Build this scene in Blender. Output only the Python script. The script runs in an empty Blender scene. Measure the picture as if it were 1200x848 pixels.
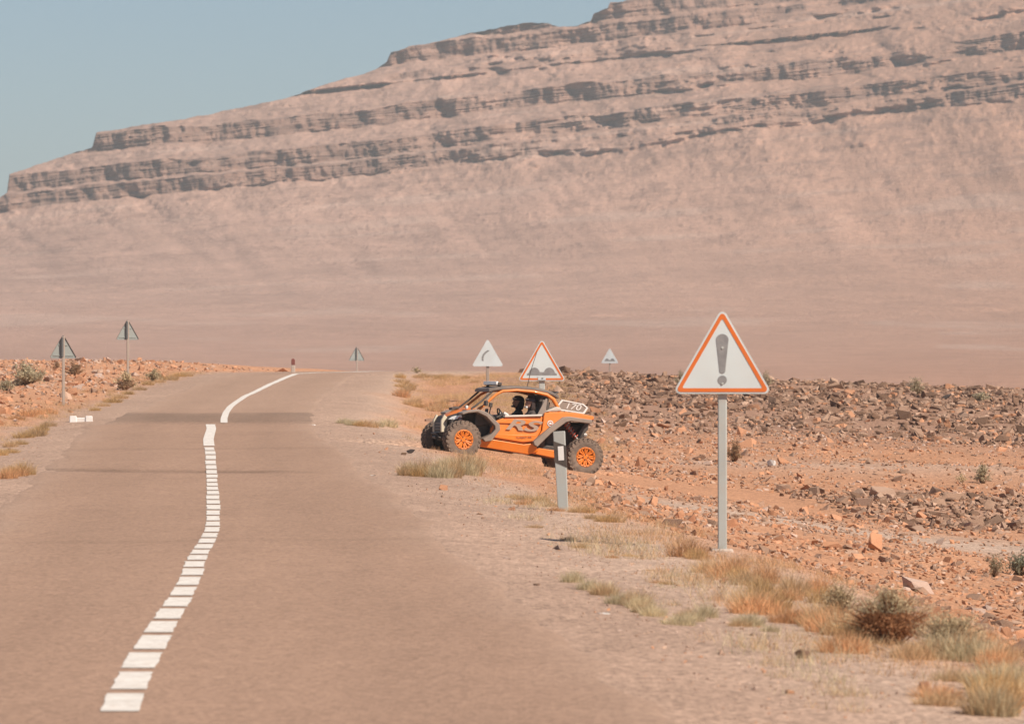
import bpy, bmesh, math, random
import numpy as np
from mathutils import Vector, Matrix, Euler

R = math.radians
scene = bpy.context.scene
col = scene.collection
rng = np.random.default_rng(11)
random.seed(11)

# ------------------------------------------------------------------ camera
F, CX, HY = 6000.0, 600.0, 448.0          # focal length in photo pixels, principal column, horizon row
cam_d = bpy.data.cameras.new('camera')
cam_d.sensor_width = 36.0
cam_d.lens = 180.0
cam_d.shift_y = 24.0 / 1200.0
cam_d.clip_start = 0.5
cam_d.clip_end = 20000.0
cam_d.dof.use_dof = True
cam_d.dof.focus_distance = 95.0
cam_d.dof.aperture_fstop = 6.0
cam = bpy.data.objects.new('camera', cam_d)
cam.location = (0, 0, 0)
cam.rotation_euler = (R(90), 0, 0)
col.objects.link(cam)
scene.camera = cam

# ------------------------------------------------------------------ sky and sun
SUN_EL, SUN_AZ = 45.0, 128.0              # azimuth clockwise from +Y: behind the camera, to the right
world = bpy.data.worlds.new('World')
scene.world = world
world.use_nodes = True
wn = world.node_tree.nodes
wl = world.node_tree.links
wn.clear()
sky = wn.new('ShaderNodeTexSky')
sky.sky_type = 'NISHITA'
sky.sun_disc = False
sky.sun_elevation = R(SUN_EL)
sky.sun_rotation = R(SUN_AZ)
sky.altitude = 900
sky.air_density = 1.0
sky.dust_density = 0.15
sky.ozone_density = 4.5
bg = wn.new('ShaderNodeBackground')
bg.inputs['Strength'].default_value = 0.05
wo = wn.new('ShaderNodeOutputWorld')
wl.new(sky.outputs[0], bg.inputs[0])
wl.new(bg.outputs[0], wo.inputs[0])

sun_d = bpy.data.lights.new('sun', 'SUN')
sun_d.energy = 4.2
sun_d.angle = R(0.55)
sun_d.color = (1.0, 0.915, 0.80)
sun = bpy.data.objects.new('sun', sun_d)
to_sun = Vector((math.sin(R(SUN_AZ)) * math.cos(R(SUN_EL)), math.cos(R(SUN_AZ)) * math.cos(R(SUN_EL)), math.sin(R(SUN_EL))))
sun.rotation_euler = to_sun.to_track_quat('Z', 'Y').to_euler()
sun.location = to_sun * 60
col.objects.link(sun)

vs = scene.view_settings
vs.view_transform = 'Standard'
vs.look = 'None'
vs.exposure = 0.80
vs.gamma = 1.0
vs.use_curve_mapping = False
scene.cycles.use_denoising = True
scene.cycles.max_bounces = 5
scene.cycles.diffuse_bounces = 2
scene.cycles.glossy_bounces = 2
scene.cycles.volume_bounces = 0
scene.cycles.transparent_max_bounces = 6

# ------------------------------------------------------------------ small maths
def smooth(a, b, x):
    t = np.clip((np.asarray(x, float) - a) / (b - a), 0, 1)
    return t * t * (3 - 2 * t)

def smax(a, b, k):
    h = np.clip(0.5 + 0.5 * (a - b) / k, 0, 1)
    return b * (1 - h) + a * h + k * h * (1 - h)

def _hash(ix, iy, s):
    n = (ix.astype(np.int64) * 374761393 + iy.astype(np.int64) * 668265263 + s * 1442695041) & 0x7fffffff
    n = ((n ^ (n >> 13)) * 1274126177) & 0x7fffffff
    n = (n ^ (n >> 16)) & 0xffffff
    return n / float(0xffffff)

def vnoise(x, y, s=0):
    x = np.asarray(x, float); y = np.asarray(y, float)
    x, y = np.broadcast_arrays(x, y)
    ix = np.floor(x); iy = np.floor(y)
    fx = x - ix; fy = y - iy
    fx = fx * fx * fx * (fx * (fx * 6 - 15) + 10); fy = fy * fy * fy * (fy * (fy * 6 - 15) + 10)
    a = _hash(ix, iy, s); b = _hash(ix + 1, iy, s); c = _hash(ix, iy + 1, s); d = _hash(ix + 1, iy + 1, s)
    return (a * (1 - fx) + b * fx) * (1 - fy) + (c * (1 - fx) + d * fx) * fy

def fbm(x, y, o=4, s=0, g=0.5):
    v = 0.0; amp = 1.0; tot = 0.0
    for i in range(o):
        v = v + amp * (vnoise(x, y, s + i * 17) - 0.5); tot += amp
        amp *= g; x = x * 2.03 + 5.1; y = y * 2.03 + 9.7
    return v / tot * 2.0                     # about -1..1

def profile(pts, sig):                       # smooth piecewise-linear profile sampled every 0.25 m
    xs = np.arange(-80, 1200, 0.25)
    ys = np.interp(xs, [p[0] for p in pts], [p[1] for p in pts])
    n = int(sig * 12); k = np.exp(-0.5 * (np.arange(-n, n + 1) * 0.25 / sig) ** 2); k /= k.sum()
    yp = np.convolve(np.pad(ys, n, mode='edge'), k, mode='valid')
    return lambda v: np.interp(v, xs, yp)

# ------------------------------------------------------------------ terrain height
ROAD_HW = 2.6
road_x = profile([(-80, 5.5), (0, 0.3), (30.4, -1.63), (79, -4.75), (117, -7.15), (133, -7.85), (168, -8.5), (197, -8.7),
                  (207, -7.8), (216, -5.0), (226, 1.5), (236, 9.5), (300, 64), (1200, 800)], 3.0)
road_z = profile([(-80, -2.75), (0, -2.4), (30, -2.035), (112, -1.037), (117.5, -0.955), (120, -1.05), (123, -1.28), (128, -1.30),
                  (131.5, -1.03), (133, -0.98), (150, -0.68), (204, 0.36), (212, 0.46), (218, 0.42), (228, 0.1), (245, -0.5), (300, -1.2), (1200, -2)], 1.1)
field_z = profile([(-80, -2.7), (30, -2.62), (62, -2.85), (80, -2.72), (100, -2.35), (130, -1.78), (160, -1.08), (190, -0.22),
                   (205, 0.28), (213, 0.4), (222, 0.3), (240, -0.3), (300, -1.2), (1200, -2)], 3.0)
left_z = profile([(-80, -2.8), (0, -2.4), (30, -2.0), (64, -1.66), (75, -1.5), (110, -0.9), (150, -0.42), (180, 0.1), (205, 0.72),
                  (215, 0.98), (224, 0.75), (250, -0.2), (300, -1.2), (1200, -2)], 3.0)

def road_d(x, y):                            # signed distance from the road's middle (right positive)
    sl = (road_x(y + 0.5) - road_x(y - 0.5))
    return (x - road_x(y)) / np.sqrt(1 + sl * sl)

CAR = dict(scale=58.0)
CAR['Y'] = F / CAR['scale']
car_h, car_p = R(197.0), R(-8.0)
CAR_ROT = Euler((0, car_p, car_h), 'XYZ').to_matrix()
WHEEL_R = 0.385
# the near rear wheel's middle stands at photo pixel (684, 535)
_t = Vector(((684 - CX) / CAR['scale'], CAR['Y'] - 0.35, -(535 - HY) / CAR['scale']))
CAR_LOC = _t - CAR_ROT @ Vector((-1.295, 0.78, WHEEL_R))
CAR_N = CAR_ROT @ Vector((0, 0, 1))

def base_ground(x, y):
    x = np.asarray(x, float); y = np.asarray(y, float)
    zr = road_z(y)
    dm = road_d(x, y)
    # right
    d = np.maximum(dm - ROAD_HW, 0)
    w = 3.1 - 2.0 * smooth(55, 80, y)
    k = 0.36 - 0.2 * smooth(56, 80, y) + 0.12 * smooth(112, 150, y)
    ramp = np.maximum(d - w, 0)
    emb = zr - 0.045 * np.minimum(d, w) - k * (ramp - 0.35 * (1 - np.exp(-ramp / 0.35)))
    und = 0.20 * fbm(x / 15 + 3, y / 9, 3, 5) + 0.07 * fbm(x / 3.2, y / 2.4, 3, 9)
    f = field_z(y) - 0.036 * np.maximum(x - 2, 0) + und * smooth(58, 75, y) * (1 - 0.75 * smooth(205, 218, y))
    right = smax(emb, f, 0.28)
    # left
    dl = np.maximum(-dm - ROAD_HW, 0)
    t = smooth(0.9, 7.0, dl)
    lf = left_z(y) + 0.07 * fbm(x / 4, y / 5, 3, 31) * smooth(50, 90, y) + 0.012 * np.maximum(dl - 7, 0)
    left = zr - 0.03 * np.minimum(dl, 1.2) + (lf - zr) * t
    z = np.where(dm >= 0, right, left)
    # far away every profile runs out into the plain
    z = np.where(np.abs(x) > 60, z * 0 + (z - 0.0), z)
    return z

def ground(x, y):
    x = np.asarray(x, float); y = np.asarray(y, float)
    z = base_ground(x, y)
    dm = np.abs(road_d(x, y))
    off = smooth(ROAD_HW - 0.1, ROAD_HW + 1.0, dm)
    z = z + off * (0.006 * fbm(x / 0.9, y / 1.3, 3, 77) + 0.016 * fbm(x / 3.1, y / 4.0, 2, 78))
    # the ground under the buggy is the plane its wheels stand on
    lx = x - CAR_LOC.x; ly = y - CAR_LOC.y
    pz = CAR_LOC.z - (CAR_N.x * lx + CAR_N.y * ly) / CAR_N.z
    ca, sa = math.cos(car_h), math.sin(car_h)
    u = np.abs(lx * ca + ly * sa); v = np.abs(-lx * sa + ly * ca)
    e = np.maximum(u / 2.0, v / 1.3)
    wt = 1 - smooth(0.95, 1.9, e)
    return z * (1 - wt) + pz * wt

def gz(x, y):
    return float(ground(np.array([x]), np.array([y]))[0])

_Y = np.arange(24, 420, 0.08)
def hit(px, py):                              # where a line of sight meets the ground
    X = (px - CX) / F * _Y
    zr = (HY - py) / F * _Y
    g = ground(X, _Y)
    i = np.argmax(g >= zr)
    if not (g[i] >= zr[i]):
        i = len(_Y) - 1
    return float(X[i]), float(_Y[i]), float(g[i])

# ------------------------------------------------------------------ object helpers
def tag(o, label=None, cat=None, group=None, kind=None):
    if label: o['label'] = label
    if cat: o['category'] = cat
    if group: o['group'] = group
    if kind: o['kind'] = kind
    return o

def link(o, parent=None):
    col.objects.link(o)
    if parent is not None:
        o.parent = parent
    return o

def empty(name, loc=(0, 0, 0), rz=0.0):
    o = bpy.data.objects.new(name, None)
    o.empty_display_size = 0.2
    o.location = loc
    o.rotation_euler = (0, 0, rz)
    return link(o)

def copy_tree(o, parent=None):
    c = o.copy(); col.objects.link(c)
    if parent is not None: c.parent = parent
    for ch in list(o.children): copy_tree(ch, c)
    return c

def np_mesh(name, v, f, mat=None, smooth_sh=False):
    me = bpy.data.meshes.new(name)
    v = np.asarray(v, np.float32); f = np.asarray(f, np.int32)
    n = f.shape[1]
    me.vertices.add(len(v)); me.vertices.foreach_set('co', v.ravel())
    me.loops.add(f.size); me.loops.foreach_set('vertex_index', f.ravel())
    me.polygons.add(len(f)); me.polygons.foreach_set('loop_start', np.arange(0, f.size, n, dtype=np.int32))
    me.polygons.foreach_set('use_smooth', np.full(len(f), bool(smooth_sh)))
    me.update(calc_edges=True)
    if mat: me.materials.append(mat)
    return me

def color_attr(me, name, rgb):
    a = me.color_attributes.new(name, 'FLOAT_COLOR', 'POINT')
    c = np.ones((len(rgb), 4), np.float32); c[:, :3] = rgb
    a.data.foreach_set('color', c.ravel())

def grid_faces(nr, nc):
    i = np.arange(nr - 1)[:, None] * nc + np.arange(nc - 1)[None, :]
    i = i.ravel()
    return np.stack([i, i + 1, i + nc + 1, i + nc], 1)

class MB:
    """collects shapes and links them as one mesh object"""
    def __init__(s): s.v = []; s.f = []
    def add(s, vs, fs):
        o = len(s.v); s.v += [tuple(p) for p in vs]; s.f += [tuple(i + o for i in q) for q in fs]; return s
    def box(s, c, d, rot=None):
        x, y, z = d[0] / 2, d[1] / 2, d[2] / 2
        vs = [Vector((i, j, k)) for i in (-x, x) for j in (-y, y) for k in (-z, z)]
        if rot is not None: vs = [rot @ p for p in vs]
        vs = [p + Vector(c) for p in vs]
        return s.add(vs, [(0, 1, 3, 2), (4, 6, 7, 5), (0, 4, 5, 1), (2, 3, 7, 6), (0, 2, 6, 4), (1, 5, 7, 3)])
    def tube(s, pts, r, n=10, cap=True):
        pts = [Vector(p) for p in pts]
        rs = r if isinstance(r, (list, tuple)) else [r] * len(pts)
        vs = []; fs = []
        up = None
        for i, p in enumerate(pts):
            a = pts[max(i - 1, 0)]; b = pts[min(i + 1, len(pts) - 1)]
            d = (b - a).normalized()
            if up is None:
                up = Vector((0, 0, 1)) if abs(d.z) < 0.9 else Vector((1, 0, 0))
            e = d.cross(up).normalized(); g = e.cross(d).normalized(); up = g
            for k in range(n):
                t = 2 * math.pi * k / n
                vs.append(p + e * (math.cos(t) * rs[i]) + g * (math.sin(t) * rs[i]))
        for i in range(len(pts) - 1):
            for k in range(n):
                fs.append((i * n + k, i * n + (k + 1) % n, (i + 1) * n + (k + 1) % n, (i + 1) * n + k))
        if cap:
            fs.append(tuple(range(n))[::-1]); fs.append(tuple((len(pts) - 1) * n + k for k in range(n)))
        return s.add(vs, fs)
    def lathe_y(s, prof, n=36, c=(0, 0, 0)):       # profile of (radius, y), turned about the y axis
        vs = []; fs = []
        m = len(prof)
        for k in range(n):
            t = 2 * math.pi * k / n
            for r, y in prof:
                vs.append((c[0] + r * math.cos(t), c[1] + y, c[2] + r * math.sin(t)))
        for k in range(n):
            q = (k + 1) % n
            for i in range(m - 1):
                fs.append((k * m + i, q * m + i, q * m + i + 1, k * m + i + 1))
        return s.add(vs, fs)
    def prism(s, poly, y0, y1):                     # polygon in (x, z); y0 and y1 numbers or functions of (x, z)
        f0 = y0 if callable(y0) else (lambda x, z: y0)
        f1 = y1 if callable(y1) else (lambda x, z: y1)
        n = len(poly)
        vs = [(x, f0(x, z), z) for x, z in poly] + [(x, f1(x, z), z) for x, z in poly]
        fs = [tuple(range(n)), tuple(range(2 * n - 1, n - 1, -1))]
        fs += [(i, n + i, n + (i + 1) % n, (i + 1) % n) for i in range(n)]
        return s.add(vs, fs)
    def loft(s, secs, cap=True):
        n = len(secs[0]); vs = [p for q in secs for p in q]; fs = []
        for i in range(len(secs) - 1):
            for k in range(n):
                fs.append((i * n + k, i * n + (k + 1) % n, (i + 1) * n + (k + 1) % n, (i + 1) * n + k))
        if cap:
            fs.append(tuple(range(n))[::-1]); fs.append(tuple((len(secs) - 1) * n + k for k in range(n)))
        return s.add(vs, fs)
    def mesh(s, name, mat, smooth_sh=False, tri=False, ang=38):
        me = bpy.data.meshes.new(name)
        me.from_pydata(s.v, [], s.f)
        bm = bmesh.new(); bm.from_mesh(me)
        bmesh.ops.recalc_face_normals(bm, faces=bm.faces)
        if tri: bmesh.ops.triangulate(bm, faces=[f for f in bm.faces if len(f.verts) > 4])
        bm.to_mesh(me); bm.free()
        if smooth_sh:
            me.polygons.foreach_set('use_smooth', np.ones(len(me.polygons), bool))
            me.set_sharp_from_angle(angle=R(ang))
        if mat: me.materials.append(mat)
        return me
    def build(s, name, mat, parent=None, bevel=0.0, smooth_sh=True, tri=True, seg=2):
        o = bpy.data.objects.new(name, s.mesh(name, mat, smooth_sh, tri and bevel == 0))
        link(o, parent)
        if bevel:
            b = o.modifiers.new('bevel', 'BEVEL'); b.width = bevel; b.segments = seg; b.limit_method = 'ANGLE'; b.angle_limit = R(35)
        return o

# ------------------------------------------------------------------ materials
def nodes_of(m):
    m.use_nodes = True
    nt = m.node_tree
    return nt, nt.nodes, nt.links, nt.nodes['Principled BSDF']

def ramp(n, stops):
    r = n.new('ShaderNodeValToRGB'); e = r.color_ramp.elements
    while len(e) < len(stops): e.new(0.5)
    for i, (p, c) in enumerate(stops):
        e[i].position = p; e[i].color = (*c, 1) if len(c) == 3 else c
    return r

def mixrgb(n, l, a, b, fac, mode='MIX'):
    m = n.new('ShaderNodeMix'); m.data_type = 'RGBA'; m.blend_type = mode
    for sock, v in ((m.inputs[0], fac), (m.inputs[6], a), (m.inputs[7], b)):
        if hasattr(v, 'is_linked') or hasattr(v, 'node'): l.new(v, sock)
        elif isinstance(v, (int, float)): sock.default_value = v
        else: sock.default_value = (*v, 1)
    return m.outputs[2]

def noise(n, l, scale, detail=4, rough=0.55, coord=None, dist=0.0):
    t = n.new('ShaderNodeTexNoise'); t.inputs['Scale'].default_value = scale; t.inputs['Detail'].default_value = detail
    t.inputs['Roughness'].default_value = rough; t.inputs['Distortion'].default_value = dist
    if coord is not None: l.new(coord, t.inputs['Vector'])
    return t.outputs['Fac']

def obj_coord(n, l, scale=(1, 1, 1)):
    c = n.new('ShaderNodeTexCoord'); m = n.new('ShaderNodeMapping'); m.inputs['Scale'].default_value = scale
    l.new(c.outputs['Object'], m.inputs['Vector'])
    return m.outputs['Vector']

def gain(n, l, fac, lo, hi):
    m = n.new('ShaderNodeMapRange'); m.inputs['From Min'].default_value = 0.25; m.inputs['From Max'].default_value = 0.75
    m.inputs['To Min'].default_value = lo; m.inputs['To Max'].default_value = hi; m.clamp = False
    l.new(fac, m.inputs[0]); return m.outputs[0]

def bump(n, l, height, strength, dist):
    b = n.new('ShaderNodeBump'); b.inputs['Strength'].default_value = strength; b.inputs['Distance'].default_value = dist
    l.new(height, b.inputs['Height']); return b.outputs[0]

def scale_col(n, l, c, fac):
    v = n.new('ShaderNodeVectorMath'); v.operation = 'SCALE'; l.new(c, v.inputs[0]); l.new(fac, v.inputs['Scale']); return v.outputs[0]

def mat_basic(name, c, rough=0.6, metal=0.0, dirt=None, dirt_amt=0.3, dscale=14, coat=0.0, spec=0.4):
    """a painted, moulded or bare surface with uneven dust on it"""
    m = bpy.data.materials.new(name); nt, n, l, p = nodes_of(m)
    co = obj_coord(n, l)
    f = noise(n, l, dscale, 5, 0.6, co)
    g = gain(n, l, noise(n, l, dscale * 0.3, 3, 0.5, co), 0.9, 1.1)
    d = dirt or (0.36, 0.24, 0.17)
    rm = n.new('ShaderNodeMapRange'); rm.inputs['From Min'].default_value = 0.35; rm.inputs['From Max'].default_value = 0.75
    rm.inputs['To Min'].default_value = dirt_amt * 0.3; rm.inputs['To Max'].default_value = dirt_amt; l.new(f, rm.inputs[0])
    cc = mixrgb(n, l, c, d, rm.outputs[0])
    l.new(scale_col(n, l, cc, g), p.inputs['Base Color'])
    p.inputs['Roughness'].default_value = rough; p.inputs['Metallic'].default_value = metal
    p.inputs['Specular IOR Level'].default_value = spec
    p.inputs['Coat Weight'].default_value = coat
    l.new(bump(n, l, f, 0.15, 0.004), p.inputs['Normal'])
    return m

def mat_earth(name, attr='tint', far=False):
    m = bpy.data.materials.new(name); nt, n, l, p = nodes_of(m)
    a = n.new('ShaderNodeAttribute'); a.attribute_name = attr
    co = obj_coord(n, l)
    if not far:
        n1 = noise(n, l, 24.0, 5, 0.7, co); n2 = noise(n, l, 1.1, 5, 0.65, co); n3 = noise(n, l, 60.0, 3, 0.6, co)
        c = scale_col(n, l, a.outputs['Color'], gain(n, l, n1, 0.78, 1.2))
        c = scale_col(n, l, c, gain(n, l, n2, 0.9, 1.1))
        vo = n.new('ShaderNodeTexVoronoi'); vo.inputs['Scale'].default_value = 26.0; l.new(co, vo.inputs['Vector'])
        hs = n.new('ShaderNodeSeparateColor'); l.new(vo.outputs['Color'], hs.inputs[0])
        c = scale_col(n, l, c, gain(n, l, hs.outputs[0], 0.78, 1.2))
        l.new(c, p.inputs['Base Color'])
        ad = n.new('ShaderNodeMath'); ad.operation = 'ADD'; l.new(n1, ad.inputs[0]); l.new(n3, ad.inputs[1])
        l.new(bump(n, l, ad.outputs[0], 0.45, 0.016), p.inputs['Normal'])
    else:
        n1 = noise(n, l, 0.09, 8, 0.72, co); n2 = noise(n, l, 0.5, 5, 0.7, co)
        c = scale_col(n, l, a.outputs['Color'], gain(n, l, n1, 0.82, 1.18))
        c = scale_col(n, l, c, gain(n, l, n2, 0.8, 1.2))
        l.new(c, p.inputs['Base Color'])
        ad = n.new('ShaderNodeMath'); ad.operation = 'ADD'; l.new(n1, ad.inputs[0]); l.new(n2, ad.inputs[1])
        l.new(bump(n, l, ad.outputs[0], 0.55, 1.6), p.inputs['Normal'])
    p.inputs['Roughness'].default_value = 0.95
    p.inputs['Specular IOR Level'].default_value = 0.1
    return m

def mat_stone(name, c1, c2, scale=6.0):
    m = bpy.data.materials.new(name); nt, n, l, p = nodes_of(m)
    co = obj_coord(n, l)
    a = n.new('ShaderNodeAttribute'); a.attribute_name = 'tint'
    inf = n.new('ShaderNodeObjectInfo')
    f = noise(n, l, scale, 5, 0.65, co)
    c = mixrgb(n, l, c1, c2, f)
    c = mixrgb(n, l, c, a.outputs['Color'], a.outputs['Alpha'])
    c = scale_col(n, l, c, gain(n, l, inf.outputs['Random'], 0.9, 1.12))
    c = scale_col(n, l, c, gain(n, l, noise(n, l, scale * 5, 3, 0.6, co), 0.86, 1.14))
    l.new(c, p.inputs['Base Color'])
    p.inputs['Roughness'].default_value = 0.92; p.inputs['Specular IOR Level'].default_value = 0.15
    l.new(bump(n, l, noise(n, l, scale * 3, 5, 0.7, co), 0.6, 0.03), p.inputs['Normal'])
    return m

def mat_leaf(name, c1, c2, scale=3.0):
    m = bpy.data.materials.new(name); nt, n, l, p = nodes_of(m)
    co = obj_coord(n, l)
    inf = n.new('ShaderNodeObjectInfo')
    c = mixrgb(n, l, c1, c2, noise(n, l, scale, 3, 0.6, co))
    g = n.new('ShaderNodeNewGeometry')
    c = scale_col(n, l, c, gain(n, l, g.outputs['Random Per Island'], 0.8, 1.2))
    c = scale_col(n, l, c, gain(n, l, inf.outputs['Random'], 0.92, 1.08))
    l.new(c, p.inputs['Base Color'])
    p.inputs['Roughness'].default_value = 0.8; p.inputs['Specular IOR Level'].default_value = 0.2
    tr = n.new('ShaderNodeBsdfTranslucent'); l.new(c, tr.inputs['Color'])
    mx = n.new('ShaderNodeMixShader'); mx.inputs[0].default_value = 0.5
    l.new(p.outputs[0], mx.inputs[1]); l.new(tr.outputs[0], mx.inputs[2])
    l.new(mx.outputs[0], n['Material Output'].inputs['Surface'])
    return m

EARTH = mat_earth('dusty_earth')
FAR = mat_earth('mountain_scree', far=True)

# ------------------------------------------------------------------ the ground: one sheet out to the horizon
C_SHOULDER = np.array([0.405, 0.278, 0.205])
C_ORANGE = np.array([0.43, 0.22, 0.125])
C_FIELD = np.array([0.35, 0.215, 0.15])
C_TRACK = np.array([0.40, 0.285, 0.215])
C_PLAIN = np.array([0.35, 0.215, 0.165])

def zone_color(x, y):
    dm = road_d(x, y); dr = dm - ROAD_HW; dl = -dm - ROAD_HW
    nz = fbm(x / 2.5, y / 5, 4, 41); nb = fbm(x / 9, y / 14, 3, 43)
    c = np.broadcast_to(C_SHOULDER, x.shape + (3,)).copy()
    def lay(rgb, m):
        nonlocal c
        c = c * (1 - m[..., None]) + rgb * m[..., None]
    lay(np.array([0.352, 0.230, 0.166]), (1 - smooth(0.2, 2.3, dr + nz * 0.7)) * 0.85)
    # right of the road: gravel verge, then orange earth, then the stony field
    wv = 1.7 + 1.1 * smooth(85, 45, y)
    lay(C_ORANGE * 0.97, smooth(wv - 0.6, wv + 1.6, dr + nz * 0.9))
    fieldm = smooth(138, 162, y + nb * 16 + x * 0.4) * smooth(4, 7, dr)
    lay(C_FIELD * np.array([0.80, 0.76, 0.74]), fieldm * 0.9)
    band = smooth(92, 97, y + nb * 5) * (1 - smooth(108, 113, y + nb * 5)) * smooth(7, 9, x + nz)
    lay(C_FIELD, band * 0.7)
    # a pale gravel track across the hollow
    ty = 84 + 0.16 * (x - 8) * 1.0 + 4 * nb * 0.3
    tr = np.exp(-((y - ty - 2.4 * np.sin(x * 0.25)) / 3.6) ** 2) * smooth(3.0, 5.5, dr + nz * 0.6)
    lay(C_TRACK, tr * 0.95)
    ty2 = 122 + 0.35 * x
    lay(C_TRACK, np.exp(-((y - ty2) / 4.0) ** 2) * smooth(7, 10, dr) * 0.6)
    # left: verge then orange bank
    lay(C_ORANGE * 1.03, smooth(1.0, 2.6, dl + nz * 0.7))
    lay(C_PLAIN, smooth(222, 250, y))
    v = 1 + 0.10 * fbm(x / 1.2, y / 2.0, 4, 61) + 0.06 * nb
    return c * v[..., None]

def build_ground():
    xi = np.concatenate([-np.geomspace(3800, 30.5, 34), np.linspace(-30, 30, 401), np.geomspace(30.5, 3800, 34)])
    yi = np.concatenate([np.linspace(-600, 10, 24), np.linspace(12, 28, 20), np.geomspace(28.5, 235, 560), np.geomspace(238, 5200, 60)])
    X, Y = np.meshgrid(xi, yi)
    Z = ground(X, Y)
    out = np.maximum(smooth(60, 200, np.abs(X)), smooth(260, 420, Y))
    Z = Z * (1 - out) + (-1.9) * out
    # the sheet dips under the asphalt
    dm = np.abs(road_d(X, Y))
    Z = Z - 0.05 * (1 - smooth(ROAD_HW - 0.75, ROAD_HW - 0.2, dm)) * (Y < 260)
    C = zone_color(X, Y)
    me = np_mesh('ground', np.stack([X, Y, Z], -1).reshape(-1, 3), grid_faces(*X.shape), EARTH, True)
    color_attr(me, 'tint', C.reshape(-1, 3))
    o = link(bpy.data.objects.new('ground', me)); tag(o, kind='structure')
build_ground()

# ------------------------------------------------------------------ the road
def mat_asphalt():
    m = bpy.data.materials.new('dusty_asphalt'); nt, n, l, p = nodes_of(m)
    a = n.new('ShaderNodeAttribute'); a.attribute_name = 'tint'
    co = obj_coord(n, l)
    vo = n.new('ShaderNodeTexVoronoi'); vo.inputs['Scale'].default_value = 30.0; l.new(co, vo.inputs['Vector'])
    hs = n.new('ShaderNodeSeparateColor'); l.new(vo.outputs['Color'], hs.inputs[0])
    n1 = noise(n, l, 26, 4, 0.75, co); n2 = noise(n, l, 1.3, 5, 0.65, co)
    co2 = obj_coord(n, l, (2.2, 0.16, 1))
    n3 = noise(n, l, 1.0, 4, 0.6, co2)
    c = scale_col(n, l, a.outputs['Color'], gain(n, l, hs.outputs[0], 0.88, 1.11))
    c = scale_col(n, l, c, gain(n, l, n1, 0.91, 1.09))
    c = scale_col(n, l, c, gain(n, l, n2, 0.95, 1.05))
    c = scale_col(n, l, c, gain(n, l, n3, 0.96, 1.05))
    l.new(c, p.inputs['Base Color'])
    p.inputs['Roughness'].default_value = 0.93; p.inputs['Specular IOR Level'].default_value = 0.12
    ad = n.new('ShaderNodeMath'); ad.operation = 'ADD'; l.new(n1, ad.inputs[0]); l.new(hs.outputs[0], ad.inputs[1])
    l.new(bump(n, l, ad.outputs[0], 0.5, 0.012), p.inputs['Normal'])
    return m
ASPHALT = mat_asphalt()

def build_road():
    yy = np.concatenate([np.linspace(-80, 26, 60), np.linspace(26.3, 250, 1100)])
    us = np.linspace(-1, 1, 41)
    cx = road_x(yy); sl = road_x(yy + 0.5) - road_x(yy - 0.5)
    nrm = np.sqrt(1 + sl * sl); nx = 1 / nrm; ny = -sl / nrm
    er = ROAD_HW + 0.16 * fbm(yy / 2.1, yy * 0, 4, 3) + 0.1 * fbm(yy / 9, yy * 0, 3, 4)
    el = ROAD_HW + 0.16 * fbm(yy / 2.3, yy * 0 + 7, 4, 8) + 0.1 * fbm(yy / 9, yy * 0 + 3, 3, 9)
    w = np.where(us[None, :] > 0, er[:, None], el[:, None]) * us[None, :]
    X = cx[:, None] + nx[:, None] * w; Y = yy[:, None] + ny[:, None] * w
    zc = road_z(yy)[:, None] + 0 * w
    Z = zc + 0.012 - 0.03 * (np.abs(us)[None, :] > 0.99) + 0.012 * fbm(X / 3, Y / 6, 3, 21) \
        - 0.02 * np.exp(-((Y - 81.2 + 0.25 * (X + 6)) / 0.5) ** 2) * (X < -3.8)
    base = np.array([0.315, 0.197, 0.136])
    t = np.broadcast_to(base, X.shape + (3,)).copy()
    edge = smooth(0.70, 1.15, np.abs(w) / ROAD_HW + 0.12 * fbm(X / 1.2, Y / 3, 3, 12))
    t = t * (1 - 0.55 * edge[..., None]) + C_SHOULDER * 0.92 * 0.55 * edge[..., None]
    far = smooth(132, 150, Y)[..., None]
    t = t * (1 - 0.25 * far) + C_SHOULDER * 0.25 * far
    # the ford's silt stain, and shading of slight undulations painted as dark cross bands
    st = smooth(130.5, 132.5, Y) * (1 - smooth(138.5, 142.5, Y + 1.6 * fbm(X / 3, Y / 2, 3, 91))) * (0.72 + 0.28 * fbm(X / 1.5, Y / 4, 3, 5))
    t = t * (1 - 0.62 * st[..., None]) + np.array([0.13, 0.09, 0.066]) * 0.62 * st[..., None]
    dip_shade = np.exp(-((Y - 81.2 + 0.25 * (X + 6)) / 0.9) ** 2) * smooth(-2.5, -4.2, X) * (0.7 + 0.5 * fbm(X / 0.8, Y, 2, 6))
    dip_shade2 = np.exp(-((Y - 55.5 - 0.3 * (X + 3)) / 0.35) ** 2) * 0.25 + np.exp(-((Y - 96 - 0.3 * (X + 3)) / 0.8) ** 2) * 0.3
    t = t * (1 - 0.34 * np.clip(dip_shade + dip_shade2, 0, 1)[..., None])
    # wheel tracks polished darker
    wt = np.exp(-((np.abs(w) - 1.35) / 0.45) ** 2) * (0.6 + 0.4 * fbm(X / 1, Y / 12, 2, 71))
    t = t * (1 - 0.09 * wt[..., None])
    t *= (1 + 0.05 * fbm(X / 2, Y / 7, 3, 66))[..., None]
    me = np_mesh('road', np.stack([X, Y, Z], -1).reshape(-1, 3), grid_faces(*X.shape), ASPHALT, True)
    color_attr(me, 'tint', t.reshape(-1, 3))
    o = link(bpy.data.objects.new('road', me)); tag(o, kind='structure')
    return o
road = build_road()

PAINT = mat_basic('road_paint', (0.74, 0.70, 0.64), 0.8, dirt=(0.36, 0.25, 0.18), dirt_amt=0.62, dscale=16, spec=0.2)

def road_top(x, y):
    return road_z(y) + 0.012 + 0.012 * fbm(x / 3, y / 6, 3, 21)

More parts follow.
